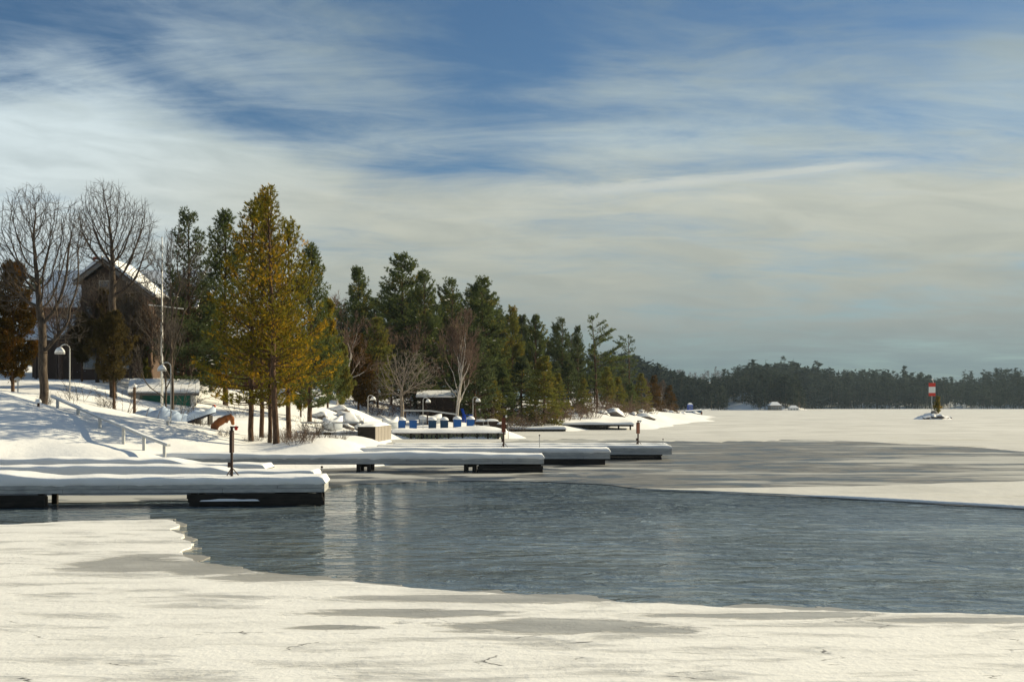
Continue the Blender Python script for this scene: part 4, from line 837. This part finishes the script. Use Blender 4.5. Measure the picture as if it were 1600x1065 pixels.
# dark shelter
d = 136.; x0, x1 = (655-UC)/F*d, (711-UC)/F*d; o_ = Vector(((x0+x1)/2, d, gz((x0+x1)/2, d)-.3)); ro = root('shelter', o_, 'dark brown shelter with a blue-shaded snowy roof beside the birch', 'shelter')
ze, zr = P(0, 621, d).z, P(0, 610, d+2.).z; MB().box(((x0+x1)/2, d+1.8, (o_.z+ze)/2), (x1-x0-.3, 3.4, ze-o_.z)).build('wall', M_shed, ro, off=o_)
rf = MB().slab([(x0-.3, d-.5, ze+.02), (x1+.2, d-.5, ze+.02), (x1+.2, d+1.8, zr-.2), (x0-.3, d+1.8, zr-.2)], .1).slab([(x0-.3, d+1.8, zr-.2), (x1+.2, d+1.8, zr-.2), (x1+.2, d+4, ze), (x0-.3, d+4, ze)], .1).build('roof', M_shed, ro, off=o_)
MB().slab([(x0-.35, d-.56, ze+.2), (x1+.25, d-.56, ze+.2), (x1+.25, d+1.85, zr+.04), (x0-.35, d+1.85, zr+.04)], .17).build('snow_cover', M_dsnow, rf, off=o_)
for i in range(9): MB().box((x0+.3+i*(x1-x0-.6)/8, d+.085, (o_.z+ze)/2), (.05, .03, ze-o_.z-.1)).build('batten', M_shed, ro, off=o_)
# ramp rail
a, b, c = P(630, 641, 126), P(672, 641.5, 126), P(713, 647, 126); o_ = Vector((a.x, a.y, gz(a.x, a.y))); ro = root('ramp_rail', o_, 'long pale ramp rail crossing in front of the shelter', 'railing')
for s_, e_ in ((a, b), (b, c)): MB().beam(s_, e_, .14, .16).build('rail', M_rail, ro, off=o_)
for q_ in (a.lerp(b, .08), b.lerp(a, .1), b.lerp(c, .9)): g_ = gz(q_.x, q_.y); MB().box((q_.x, q_.y, (q_.z+g_-.3)/2), (.14, .12, max(.2, q_.z-g_+.2))).build('post', M_bpole, ro, off=o_)

# ------------------------------------------------------------------ things on the yard and boardwalk
def tarp_heap(name, u0, u1, d, peaks, label, wd_=1.9):
    x0, x1 = (u0-UC)/F*d, (u1-UC)/F*d; g_ = min(gz(x0, d), gz(x1, d)); o_ = Vector(((x0+x1)/2, d, g_)); ro = root(name, o_, label, 'boat')
    rr_ = random.Random(u0)
    def fn(a, b):
        uu = u0+(u1-u0)*a; hz = np.interp(uu, [q[0] for q in peaks], [P(0, q[1], d).z for q in peaks])-g_
        an = b*math.pi; yy = -math.cos(an)*wd_/2*(1-.35*abs(2*a-1)**3); prof = max(0, 1-abs(math.cos(an))**1.5)**.75
        fold = .10*abs(math.sin(a*17+b*4))+.06*abs(math.sin(a*29-b*9))-.09
        return (x0-o_.x+(x1-x0)*a, yy, -.15+(hz+.15)*prof*(1 if 0 < a < 1 else .4)+fold*prof)
    c = lump(44, 21, fn).build('tarp', M_tarp, ro, True)
    mb_ = MB()
    for i in range(5): a = .12+.19*i; mb_.tube([(x0-o_.x+(x1-x0)*a, -wd_/2-.02, .02), (x0-o_.x+(x1-x0)*a+.05, -wd_*.33, .55), (x0-o_.x+(x1-x0)*a, 0, .9)], .012, 4)
    mb_.build('rope', M_bpole, ro)
    return ro
tarp_heap('covered_boat', 203, 302, 74, [(203,646),(222,641),(233,637.5),(241,641),(256,635),(263,638),(280,644),(302,651)], 'low boat under a peaked pale blue tarp before the green door')
x_ = (317-UC)/F*72; o_ = Vector((x_, 72, gz(x_, 72))); ro = root('covered_boat', o_, 'small boat propped up under a pale cover with a red tip', 'boat')
def hull(a, b):
    an = b*math.pi; wv = .62*math.sin(math.pi*min(1, .22+a*.78))**.6; top_ = .40+.62*a
    return (-.85+1.65*a, -math.cos(an)*wv, top_ - .45*math.sin(an)**.7*(1-.4*a))
lump(18, 13, hull).build('hull', M_navy, ro, True)
def cover_(a, b):
    an = b*math.pi; wv = .66*math.sin(math.pi*min(1, .22+a*.78))**.6; top_ = .38+.62*a
    return (-.88+1.7*a, -math.cos(an)*wv, top_+(.22+.15*math.sin(a*7))*math.sin(an)**.6 + (0 if 0 < b < 1 else -.22))
lump(20, 13, cover_).build('cover', M_tarp, ro, True)
MB().lathe([(0, .12), (.10, .08), (.12, 0), (.08, -.08), (0, -.1)], (.72, -.05, 1.14), 9).build('bow_cap', simple('faded red', (.45, .12, .07)), ro, True)
MB().box((-.3, 0, .05), (.1, 1.0, .5)).box((.45, 0, .2), (.1, .9, .75)).build('stand', M_dark, ro)
MB().lathe([(0, .16), (.2, .12), (.3, 0)], (-.15, 0, .82), 10).build('snow_cap', M_dsnow, ro, True)
# carved animal bowing in the snow
d = 66.5; x_ = (347-UC)/F*d; o_ = Vector((x_, d, gz(x_, d))); ro = root('carving', o_, 'rust-brown animal carving arched with its head hanging, in the snow', 'sculpture'); ro.scale = (.86, .86, .86)
MB().tube([(-.62, 0, .02), (-.52, 0, .22), (-.34, 0, .44), (-.08, .0, .62), (.18, 0, .76), (.40, 0, .86), (.56, 0, .90), (.66, 0, .78), (.70, 0, .58), (.72, 0, .42), (.70, 0, .36)], [.17, .27, .25, .28, .22, .23, .19, .18, .13, .12, .06], 14, True, (.85, 1.)).build('body', M_carv, ro, True)
for s_ in (-1, 1):
    MB().tube([(.52, .08*s_, .96), (.56, .11*s_, 1.08), (.58, .12*s_, 1.12)], [.05, .035, .008], 7).build('ear', M_carv, ro, True)
    MB().tube([(-.45, .13*s_, .25), (-.38, .15*s_, .02), (-.30, .16*s_, -.25)], [.12, .08, .06], 8).build('leg', M_carv, ro, True)
    MB().tube([(.34, .12*s_, .74), (.30, .14*s_, .52), (.33, .14*s_, .50)], [.09, .055, .03], 8).build('foreleg', M_carv, ro, True)
def csn(a, b): return (-.42+a*.95, (b-.5)*.26, np.interp(a, [0, .3, .65, 1], [.58, .80, 1.0, 1.06])+.0 + .09*math.sin(math.pi*a)**.4*math.sin(math.pi*b)**.5)
lump(16, 7, csn).build('snow_cover', M_dsnow, ro, True)
# pontoon, frames, barrel, slatted bin
d = 74.; x0, x1 = (462-UC)/F*d, (571-UC)/F*d; g_ = gz((x0+x1)/2, d); o_ = Vector(((x0+x1)/2, d, g_)); ro = root('pontoon', o_, 'long grey pontoon hull with a rounded nose lying on the shore snow', 'pontoon')
L = x1-x0; zc_ = P(0, 680, d).z-g_
MB().tube([(-L/2, 0, zc_), (-L/2+.02, 0, zc_), (L/2-.35, 0, zc_), (L/2-.15, 0, zc_+.01), (L/2-.04, 0, zc_+.03), (L/2, 0, zc_+.04)], [.25, .27, .27, .24, .16, .03], 16).build('tube', M_hull, ro, True)
MB().tube([(-.42, 0, zc_), (.08, 0, zc_)], .278, 16).build('band', M_dark, ro, True)
def psn(a, b): return (-L/2+a*(L-.2), (b-.5)*.5, zc_+.20+.12*math.sin(math.pi*b)**.6*(1 if 0 < a < 1 else 0)*(.8+.25*math.sin(a*19)))
lump(40, 9, psn).build('snow_cover', M_dsnow, ro, True)
def frame(u0, u1, d, vt, label):
    x0, x1 = (u0-UC)/F*d, (u1-UC)/F*d; z_ = P(0, vt, d).z; g_ = gz((x0+x1)/2, d); o_ = Vector(((x0+x1)/2, d, g_)); ro = root('boat_rack', o_, label, 'rack')
    MB().box(((x0+x1)/2, d, z_), (x1-x0+.25, .22, .11)).build('top_bar', M_rail, ro, off=o_)
    for xx, dx in ((x0, 0), (x1, 0), (x1, .18), (x0, .3)): g2 = gz(xx, d)-.4; MB().tube([(xx, d, z_), (xx+dx, d+(.3 if dx else 0), g2)], .03, 6).build('leg', M_steel, ro, off=o_)
frame(473, 503, 79, 660, 'goalpost-shaped pipe rack standing behind the reedy tuft'); frame(521, 566, 79, 660, 'longer pipe rack behind the pontoon nose')
def barrel(u, d, label, m=M_navy, h=.78, r=.26):
    x_ = (u-UC)/F*d; o_ = Vector((x_, d, gz(x_, d))); ro = root('barrel', o_, label, 'barrel')
    MB().lathe([(0, -.2), (r*.95, -.2), (r, .05), (r*1.05, h*.33), (r*1.0, h*.36), (r*1.05, h*.66), (r, h*.7), (r*.95, h), (0, h)], (0, 0, 0), 16).build('drum', m, ro, True)
    MB().lathe([(0, .2), (r*.6, .17), (r*.98, .06), (r, -.03)], (0, 0, h), 14).build('snow_cap', M_dsnow, ro, True)
barrel(566, 74.6, 'dark navy drum with a snow cap beside the slatted bin', M_navy, .75, .28)
a0, a1 = P(586, 685, 73.5), P(611, 680, 80); o_ = Vector((a0.x, a0.y, gz(a0.x, a0.y)-.05)); ro = root('slatted_bin', o_, 'snow-filled wooden bin with a slatted side facing the water', 'bin')
dv = (a1-a0); dv.z = 0; Lb = dv.length; dn = dv/Lb; nn = Vector((-dn.y, dn.x, 0)); hb = 1.02; zb = o_.z
if nn.x > 0: nn = -nn
ns = 11
for i in range(ns): q_ = a0+dn*(Lb*(i+.5)/ns); q_ = Vector((q_.x, q_.y, zb+hb/2)); MB().box(q_, (Lb/ns*.78, .05, hb), math.atan2(dn.y, dn.x)).build('slat', M_slat, ro, off=o_)
for f_ in (0., 1.): q_ = a0+dn*(Lb*f_)+nn*.55; MB().box((q_.x, q_.y, zb+hb/2), (1.1, .05, hb-.05), math.atan2(nn.y, nn.x)).build('end_panel', M_dark if f_ == 0 else M_slat, ro, off=o_)
q_ = a0+dn*(Lb/2)+nn*1.1; MB().box((q_.x, q_.y, zb+hb/2), (Lb, .05, hb-.05), math.atan2(dn.y, dn.x)).build('back_panel', M_slat, ro, off=o_)
q_ = a0+dn*(Lb/2)+nn*.05; MB().box((q_.x, q_.y, zb+hb*.75), (Lb, .04, .1), math.atan2(dn.y, dn.x)).build('batten', M_slat, ro, off=o_)
def bsn(a, b): q = a0+dn*(-.08+(Lb+.16)*a)+nn*(-.08+1.25*b); return (q.x-o_.x, q.y-o_.y, hb-.03+.22*math.sin(math.pi*a)**.35*math.sin(math.pi*b)**.35*(1+.3*math.sin(a*11+b*6)))
lump(22, 11, bsn).build('snow_cover', M_dsnow, ro, True)
# boardwalk and blue bins
x0, x1 = (612-UC)/F*108, (790-UC)/F*108; zt = .62; o_ = Vector((x0, 108, 0)); ro = root('boardwalk', o_, 'low snow-covered boardwalk with mossy pilings in front of the blue bins', 'boardwalk')
MB().box(((x0+x1)/2, 109.6, zt-.08), (x1-x0, 3.2, .14)).build('deck', M_grey, ro, off=o_)
rr = random.Random(8)
for i in range(26): xx = x0+.3+i*(x1-x0-.6)/25; MB().box((xx, 108.16, .22), (.24+rr.uniform(-.06, .14), .08, .58)).build('skirt_board', M_lattice, ro, off=o_)
for i in range(9): xx = x0+.5+i*(x1-x0-1)/8; MB().box((xx+rr.uniform(-.3, .3), 107.98, .1), (.15, .15, .95)).build('piling', M_dark, ro, off=o_)
def wsn(a, b): xx = a*(x1-x0+.3)-.15; return (xx, -.15+b*3.5, zt+.0+.30*min(1, math.sin(math.pi*min(.5, b*2.4)))**.5*(1 if .0 < a < 1 else 0)*(1+.12*math.sin(xx*1.7)) + .05*b)
lump(90, 10, wsn).build('snow_cover', M_dsnow, ro, True)
for q_, (xx, hh) in enumerate([(x1+.25, 1.5)]): MB().tube([(xx, 108.3, -.2), (xx, 108.3, hh), (xx-.8, 108.3, hh)], .03, 6).build('end_rail', M_lamp, ro, off=o_)
def bin_(u, d, label, m, turn, cap=True, s=1., grp=None):
    x_ = (u-UC)/F*d; o_ = Vector((x_, d, max(gz(x_, d), .2)-.05)); zt_ = P(0, 671.5, d).z; ro = root('bin', (x_, d, max(zt_, o_.z)), label, 'bin', grp, turn)
    mb_ = MB(); w_, h_ = .78*s, 1.0
    mb_.quadbox([(sx_*w_*q, sy_*w_*.5*q/.5, zz_) for zz_, q in ((-.9, .46), (h_, .52)) for sx_, sy_ in ((-1,-1),(1,-1),(1,1),(-1,1))]); mb_.build('body', m, ro)
    MB().box((0, 0, h_-.03), (w_*1.12, w_*1.12, .09)).build('rim', m, ro)
    if cap: MB().lathe([(0, .34), (.2, .31), (.38, .20), (.47, .05), (.46, -.02)], (0, 0, h_+.03), 14).build('snow_cap', M_dsnow, ro, True)
bin_(627.5, 121, 'bright blue bin with a snow dome beside the slatted bin', M_bluep, .12)
bin_(645.5, 121, 'bare-topped bright blue bin without snow', M_bluep, .1, False)
bin_(675.5, 120, 'dull dark blue bin, first beyond the middle lamp', M_blue2, .12)
bin_(694, 120, 'dark blue bin with a tall snow cap, second beyond the middle lamp', M_blue2, .12)
bin_(714.5, 120, 'blue snow-capped bin, third beyond the middle lamp', M_bluep, .12)
bin_(735, 121, 'light-sided blue bin at the foot of the last lamp', M_bluep, .1)
for i, (u, w_, h_, lb) in enumerate([(752, 1.1, .9, 'dark dock box with snow on its lid next to the last blue bin'), (768, 1.3, 1.1, 'tall dark dock box in the middle of the boardwalk end'), (783, .9, .8, 'small dark dock box at the tip of the boardwalk')]):
    x_ = (u-UC)/F*117; z_ = max(.45, gz(x_, 117)-.1); ro = root('dock_box', (x_, 117, z_), lb, 'box', None, .2*i)
    MB().box((0, 0, h_/2-.15), (w_, .8, h_+.3)).build('body', M_shed, ro); MB().box((0, 0, h_+.03), (w_+.08, .88, .06)).build('lid', M_grey, ro)
    lump(12, 9, lambda a, b: ((a-.5)*(w_+.1), (b-.5)*.9, h_+.06+.22*math.sin(math.pi*a)**.35*math.sin(math.pi*b)**.35)).build('snow_cover', M_dsnow, ro, True)
for u, d, lb in [(760, 113, 'bent white pipe chair standing on the snowy boardwalk'), (744, 114, 'white pipe stool beside the bent pipe chair')]:
    x_ = (u-UC)/F*d; ro = root('pipe_chair', (x_, d, .75), lb, 'chair', None, .3)
    MB().box((0, 0, .5), (.5, .5, .05)).build('seat', M_lamp, ro)
    if u == 760: MB().tube([(-.24, .24, .5), (-.24, .28, 1.0), (.24, .28, 1.0), (.24, .24, .5)], .025, 6).build('backrest', M_lamp, ro)
    for sx_ in (-1, 1):
        for sy_ in (-1, 1): MB().tube([(sx_*.22, sy_*.22, .5), (sx_*.24, sy_*.24, -.3)], .022, 6).build('leg', M_lamp, ro)
def snow_boat(u0, u1, d, hgt, lb, m):
    x0, x1 = (u0-UC)/F*d, (u1-UC)/F*d; xc = (x0+x1)/2; L_ = x1-x0; ro = root('covered_boat', (xc, d, gz(xc, d)-.05), lb, 'boat', None, .15)
    lump(20, 13, lambda a, b: (-L_/2+L_*a, -math.cos(b*math.pi)*.85*math.sin(math.pi*min(1, .25+a*.75))**.6, hgt*.62+.15*a*a-hgt*.6*math.sin(b*math.pi)**.7)).build('hull', m, ro, True)
    lump(22, 13, lambda a, b: (-L_/2-.03+(L_+.06)*a, -math.cos(b*math.pi)*.9*math.sin(math.pi*min(1, .25+a*.75))**.6, hgt*.6+.15*a*a+hgt*.4*math.sin(b*math.pi)**.6*(1+.2*math.sin(a*9)))).build('snow_cover', M_dsnow, ro, True)
snow_boat(598, 622, 112, 1.1, 'snow-mounded pale boat hauled up behind the slatted bin', M_hull)
snow_boat(655, 690, 127, 1.0, 'low snow-mounded boat lying before the shelter', M_hull)
snow_boat(505, 535, 84, 1.0, 'snow-mounded dinghy behind the pipe racks', M_hull)
# blue lawn chair
d = 134.; x_ = (729-UC)/F*d; zz = P(0, 655, d).z; o_ = Vector((x_, d, max(zz-.25, gz(x_, d)))); ro = root('lawn_chair', o_, 'bright blue slatted lawn chair in front of the dark spruce', 'chair', None, .35); ro.scale = (1.35,)*3
for i in range(5): MB().box((-.28+.0*i, -.24+.12*i, .72), (.05, .10, .85), 0, 0, -.35).build('back_slat', M_bluec, ro)
for i in range(5): MB().box((-.02+.12*i, 0, .36-.03*i), (.10, .58, .04), 0, 0, .2).build('seat_slat', M_bluec, ro)
for s_ in (-1, 1):
    MB().box((.1, .34*s_, .58), (.75, .12, .04)).build('armrest', M_bluec, ro); MB().box((.42, .32*s_, .22), (.09, .05, .75)).build('leg', M_bluec, ro); MB().box((-.22, .32*s_, .2), (.09, .05, .75)).build('leg', M_bluec, ro)
x_ = (771-UC)/F*128; ro = root('garden_lamp', (x_, 128, gz(x_, 128)), 'thin dark lantern post behind the boardwalk end', 'garden lamp'); hh = max(1.2, P(0, 644, 128).z-gz(x_, 128)); MB().tube([(0, 0, -.5), (0, 0, hh)], .035, 6).build('pole', M_bpole, ro); MB().lathe([(0, .3), (.12, .22), (.1, 0), (0, -.02)], (0, 0, hh), 8).build('lantern', M_bpole, ro)
# low shore ledge and cantilevered dock on the far side of the inlet
def ledge(u0, u1, d, vt, dep, label, zb=.15):
    x0, x1 = (u0-UC)/F*d, (u1-UC)/F*d; z_ = P(0, vt, d).z; o_ = Vector((x0, d, 0)); ro = root('landing', o_, label, 'dock')
    MB().box(((x0+x1)/2, d+dep/2, z_-.28), (x1-x0, dep, .26)).build('deck', M_dark, ro, off=o_)
    for i in range(7): MB().box((x0+.4+i*(x1-x0-.8)/6, d+.2, (z_-.3)/2-.1), (.2, .2, max(.2, z_+.0))).build('piling', M_dark, ro, off=o_)
    def fn(a, b): xx = (x1-x0+.3)*a-.15; an = b*math.pi; return (xx, dep/2-math.copysign(abs(math.cos(an))**.45, math.cos(an))*(dep/2+.08), z_-.17+.33*max(0, math.sin(an))**.45*(1 if 0 < a < 1 else .2)*(1+.15*math.sin(xx*1.1+u0)))
    lump(50, 11, fn).build('snow_cover', M_dsnow, ro, True); return ro, o_, x0, x1, z_
ledge(786, 884, 139, 668, 3.5, 'low snow-thick landing with a dark underside below the loose-crowned pine')
ledge(790, 838, 150, 657, 2.5, 'small snowy upper landing behind the low one')
ro, o_, x0, x1, z_ = ledge(870, 990, 148, 661, 2.6, 'cantilevered dark landing on a wedge pier before the snowy mound'); xm = P(930, 0, 148).x
MB().slab([(xm-2.0, 148.02, z_-.42), (xm-.6, 148.02, .02), (xm+.6, 148.02, .02), (xm+2.0, 148.02, z_-.42)], .3).build('wedge_pier', M_dark, ro, off=o_)

# ------------------------------------------------------------------ rocks on the point, boulder heap
def f_rock(t):
    q = obc(t); n = t.noise(q, 2.5, 6, .6); g = t.new('ShaderNodeNewGeometry'); _, _, nz = t.sep(g.outputs['Normal'])
    sn = t.ss(t.m('ADD', nz, t.m('MULTIPLY', t.m('SUBTRACT', n, .5), .7)), .25, .42)
    return bsdf(t, t.mix(sn, t.mix(n, (.06, .05, .045), (.20, .175, .16)), (.82, .82, .82)), .85, bump(t, n, .5, .06), .2)
M_rock = mat('snowy rock', f_rock)
import bmesh
RK = []
for i in range(4):
    bm = bmesh.new(); bmesh.ops.create_icosphere(bm, subdivisions=3, radius=1); rg = random.Random(i+5)
    pl = [(Vector((rg.gauss(0, 1), rg.gauss(0, 1), rg.gauss(0, .8))).normalized(), rg.uniform(.55, .85)) for _ in range(11)]
    for v_ in bm.verts:
        for n_, h_ in pl:
            e = v_.co.dot(n_)
            if e > h_: v_.co -= n_*(e-h_)*.9
        v_.co *= 1+.05*math.sin(v_.co.x*7+i)+.04*math.sin(v_.co.y*9+v_.co.z*6)
    me = bpy.data.meshes.new('boulder'); bm.to_mesh(me); bm.free(); me.polygons.foreach_set('use_smooth', [True]*len(me.polygons)); me.materials.append(M_rock); RK.append(me)
def boulder(u, d, s, label, grp, i, flat=.6):
    x_ = (u-UC)/F*d; o = bpy.data.objects.new('boulder', RK[i % 4]); COL.objects.link(o); o.location = (x_, d, max(gz(x_, d), .05)+.12*s); o.scale = (s*1.25, s, s*flat); o.rotation_euler = (0, 0, hsh(u, d, i)*6.28); tag(o, label, 'boulder', grp)
rr = random.Random(12)
for i, (u, d, s) in enumerate([(537,100,.9),(548,98,1.1),(558,101,.8),(527,103,.9),(552,104,.9),(541,95,.6),(563,97,.7),(500,96,.8),(570,103,.6)]): boulder(u, d, s, 'snow-dusted dark boulder in the heap beyond the pontoon', 'boulders heaped beyond the pontoon', i, .75)
for i in range(44):
    t_ = rr.random(); d = 170+165*t_**1.3; u = np.interp(d, [165, 185, 215, 260, 300, 340], [935, 985, 1025, 1052, 1072, 1090]) - rr.uniform(0, 60)*(1-t_*.6) + 10
    boulder(u, d, rr.uniform(.4, 1.1)*(1+t_*.3), 'snow-covered grey rock on the bare point', 'rocks scattered on the point', i, .5)
for i, (u, d, s, l) in enumerate([(955, 176, 2.2, 'big rounded snow hummock of rock behind the cantilevered landing'), (1008, 186, 1.6, 'jagged broad rock slab at the water side of the point')]): boulder(u, d, s, l, None, i+1, .45)
x_ = (1083-UC)/F*325; o_ = Vector((x_, 325, max(.1, gz(x_, 325)))); ro = root('beached_boat', o_, 'small dark boat hauled up at the tip of the point', 'boat', None, .2)
def bh(a, b): an = b*math.pi; wv = 1.0*math.sin(math.pi*min(1, .3+a*.7))**.6; return (-2.6+5.2*a, -math.cos(an)*wv, 1.1+.35*a*a-.95*math.sin(an)**.7)
lump(18, 11, bh).build('hull', M_blue2, ro, True); lump(18, 9, lambda a, b: (-2.5+5.*a, (b-.5)*1.7*math.sin(math.pi*min(1, .3+a*.7))**.6, 1.12+.35*a*a+.3*math.sin(math.pi*b))).build('snow_cover', M_dsnow, ro, True)
MB().box((2.4, 0, .5), (.5, .5, 1.1)).build('prop', M_brown, ro)

# ------------------------------------------------------------------ beacon on its islet
d = 262.; cx = (1456-UC)/F*d; 
def isl(a, b):
    r = a; th = b*2*math.pi; rx, ry = 4.9, 3.4; hh = (1-r**1.2)*1.55*(1+.35*math.sin(3*th+1)*r) + .9*math.sin(th*5+r*9)*r*(1-r) + .5*math.sin(th*9-r*17)*r*(1-r)
    return (cx+math.cos(th)*rx*r*(1+.1*math.sin(4*th)), d+math.sin(th)*ry*r, max(-.2, hh-.12) if r < 1 else -.2)
tag(lump(18, 36, isl).build('islet', M_rock, smooth=True), kind='structure')
for i_, (du, dd, s_) in enumerate([(-14, -2.4, .8), (-4, -2.8, .7), (7, -2.5, .9), (17, -1.2, .7), (24, 0, .6), (30, .5, .45), (2, -1.6, .9)]): o2 = bpy.data.objects.new('boulder', RK[i_ % 4]); COL.objects.link(o2); o2.location = (cx+du/F*d, d+dd, .35 if abs(du) > 10 else .7); o2.scale = (s_*1.3, s_, s_*.6); o2.rotation_euler = (0, 0, i_*1.3); tag(o2, 'snow-streaked rock on the islet under the striped beacon', 'boulder', 'rocks of the beacon islet')
zb = 1.25; o_ = Vector((cx, d, zb)); ro = root('beacon', o_, 'red and white striped day beacon on the snowy rock islet', 'beacon')
zt, zm1, zm2, zb2 = P(0, 598, d).z-zb, P(0, 604, d).z-zb, P(0, 613.5, d).z-zb, P(0, 618.5, d).z-zb; bw = 1.5
MB().tube([(0, 0, -.8), (0, 0, zt)], .10, 8).build('mast', M_steel, ro)
for a, b, m in ((zm1, zt, M_red), (zm2, zm1, M_white), (zb2, zm2, M_red)): MB().box((0, -.16, (a+b)/2), (bw, .10, b-a-.01)).build('panel', m, ro)
MB().tube([(.35, 0, zt), (.2, 0, zt+.75)], .05, 6).lathe([(0, .35), (.16, .25), (.18, 0), (0, -.05)], (.1, 0, zt+.72), 9).build('lantern', M_white, ro)
MB().lathe([(0, .75), (.5, .7), (.75, .35), (.8, -.4)], (.5, 0, 0), 12).build('base', M_grey, ro)
plant_tree('conifer_tree', C1, (M_pbark, L_sungold), 1465, 264, 'small yellow-green cedar behind the striped beacon', vtop=618, h0=8, sx=1.0, zoff=0)
bpy.data.objects[[o.name for o in bpy.data.objects if o.get('label') == 'small yellow-green cedar behind the striped beacon'][0]].location.z = .8
_c = [o for o in bpy.data.objects if o.get('label') == 'small yellow-green cedar behind the striped beacon'][0]; s_ = (P(0, 619, 264).z-.8)/8; _c.scale = (s_*.95, s_*.95, s_)

# ------------------------------------------------------------------ cold air over the lake
def f_haze():
    m = bpy.data.materials.new('winter haze'); m.use_nodes = True; t = NT(m.node_tree); t.n.clear()
    o = t.new('ShaderNodeOutputMaterial'); v = t.new('ShaderNodeVolumePrincipled'); v.inputs['Color'].default_value = (.62, .82, 1, 1); v.inputs['Density'].default_value = .00007; v.inputs['Anisotropy'].default_value = .2
    t.l.new(v.outputs[0], o.inputs['Volume']); return m
tag(MB().box((0, 1150, 55), (5400, 2900, 114)).build('haze', f_haze()), 'thin pale winter haze over the frozen lake', 'haze', None, 'stuff')
# ------------------------------------------------------------------ far shores
def ridge(u0, u1, d, dep, zf, name, seed):
    rg = np.random.default_rng(seed); n = 60; m = 14; x0, x1 = (u0-UC)/F*d, (u1-UC)/F*d
    def fn(a, b): xx = x0+(x1-x0)*a; return (xx, d+dep*b + 8*math.sin(xx*.02+seed) + 4*math.sin(xx*.07), -.4 + zf(a)*b**.8 + (.9*math.sin(xx*.11+b*7) if b > .05 else 0))
    tag(lump(n, m, fn).build(name, M_snow, smooth=True), kind='structure'); return fn
R1 = ridge(960, 1262, 760, 160, lambda a: 11+4*math.sin(a*9+.3)*(a<.95), 'far_shore', 1)
R2 = ridge(1225, 1700, 1010, 220, lambda a: 12, 'far_shore', 2)
R3 = ridge(900, 2100, 1350, 400, lambda a: 32+8*math.sin(a*5+1), 'hill', 3)
def forest(name, label, fn, N, hts, seed, m, bmin=.02, trunk=True, nt=70, wide=.19, skip=None, amax=1.):
    rg = np.random.default_rng(seed); Vs = []; SS = []
    for i in range(N):
        a, b = rg.random()*amax, bmin+(1-bmin)*rg.random()**1.4
        if skip and skip(a, b): continue
        x_, y_, z_ = fn(a, b); Hh = rg.uniform(*hts)*(1-.3*(b < .08))*(1+.22*math.sin(x_*.021+seed)+.15*math.sin(x_*.055+seed*3))*(1.2 if rg.random() < .03 else 1); Rr = Hh*wide*rg.uniform(.7, 1.3); lo = rg.uniform(.05, .30)
        q = rg.random(nt); th = rg.uniform(0, 6.28, nt); pr = np.minimum(1, .5+q*3)*(1-q)**.6*Rr*rg.random(nt)**.4
        C = np.stack([x_+np.cos(th)*pr, y_+np.sin(th)*pr, z_+Hh*(lo+(1-lo)*q)], 1); s_ = Hh*.048
        off = rg.normal(size=(nt, 3, 3))*s_*np.array([1.1, 1.1, .7]); Vs.append((C[:, None]+off).reshape(-1, 3))
        SS.append((x_, y_, z_-1, x_, y_, z_+Hh*.92, Hh*.010+.08, .05))
    V = np.concatenate(Vs); o = link(name, mesh_np(name, V, [np.arange(len(V)).reshape(-1, 3)]), m); tag(o, label, 'forest', None, 'stuff')
    Vt, Ft = seg_mesh(SS, 4); t_ = link('trunks', mesh_np('trunks', Vt, [Ft]), M_bark, o); t_['kind'] = 'stuff'
house_gap = lambda a, b: b < .30 and (.595 < a < .715 or (.78 < a < .86 and b < .12))
forest('far_forest', 'dark pine wood on the far headland behind the lakeside cottages', R1, 1000, (15, 26), 1, L_far, .03, skip=house_gap)
forest('far_forest', 'dark pine wood along the far shore behind the beacon', R2, 1400, (15, 29), 2, L_far, .01)
forest('far_forest', 'purplish bare wood on the hill behind the far pines', R3, 1500, (14, 20), 3, L_farb, .1, wide=.26, nt=40)
d = 1010; 
def cottage(u0, u1, vb, ve, vr, d, label, mw, dep=9., name='cottage'):
    x0, x1 = (u0-UC)/F*d, (u1-UC)/F*d; zb, ze, zr = P(0, vb, d).z-1.0, P(0, ve, d).z, P(0, vr, d+dep/2).z; o_ = Vector(((x0+x1)/2, d, zb)); ro = root(name, o_, label, 'house'); w_ = x1-x0
    MB().box(((x0+x1)/2, d+dep/2, (zb+ze)/2), (w_*.94, dep*.94, ze-zb)).build('wall', mw, ro, off=o_)
    ix = w_*.28
    rf = MB(); A = (x0, d, ze); B = (x1, d, ze); C = (x1, d+dep, ze); D_ = (x0, d+dep, ze); E_ = (x0+ix, d+dep/2, zr); G = (x1-ix, d+dep/2, zr)
    for f_ in ((A, B, G, E_), (B, C, G), (C, D_, E_, G), (D_, A, E_)): rf.poly(f_)
    rf.build('roof', M_dsnow, ro, off=o_)
    for i in range(3): xx = x0+w_*(.22+.28*i); f_ = MB().box((xx, d+dep*.03-.06, zb+(ze-zb)*.62), (w_*.14, .2, (ze-zb)*.38)).build('window', M_white, ro, off=o_); MB().box((xx, d+dep*.03-.16, zb+(ze-zb)*.62), (w_*.11, .1, (ze-zb)*.3)).build('pane', M_glass, f_, off=o_)
cottage(1152, 1182, 632, 624, 613, 800, 'two-storey cottage with a hipped snowy roof in the far pines', M_ltan, 12.)
cottage(1203, 1222, 641, 633, 627.5, 745, 'grey boathouse with a snowy roof on the far shore', M_grey, 8., 'boathouse')
cottage(1233, 1249, 640.5, 637, 633, 750, 'tiny white shed beside the far boathouse', M_white, 5., 'shed')
cottage(1075, 1083, 641, 632, 629, 738, 'small bright blue shed on the far shore', M_bluec, 4., 'shed')
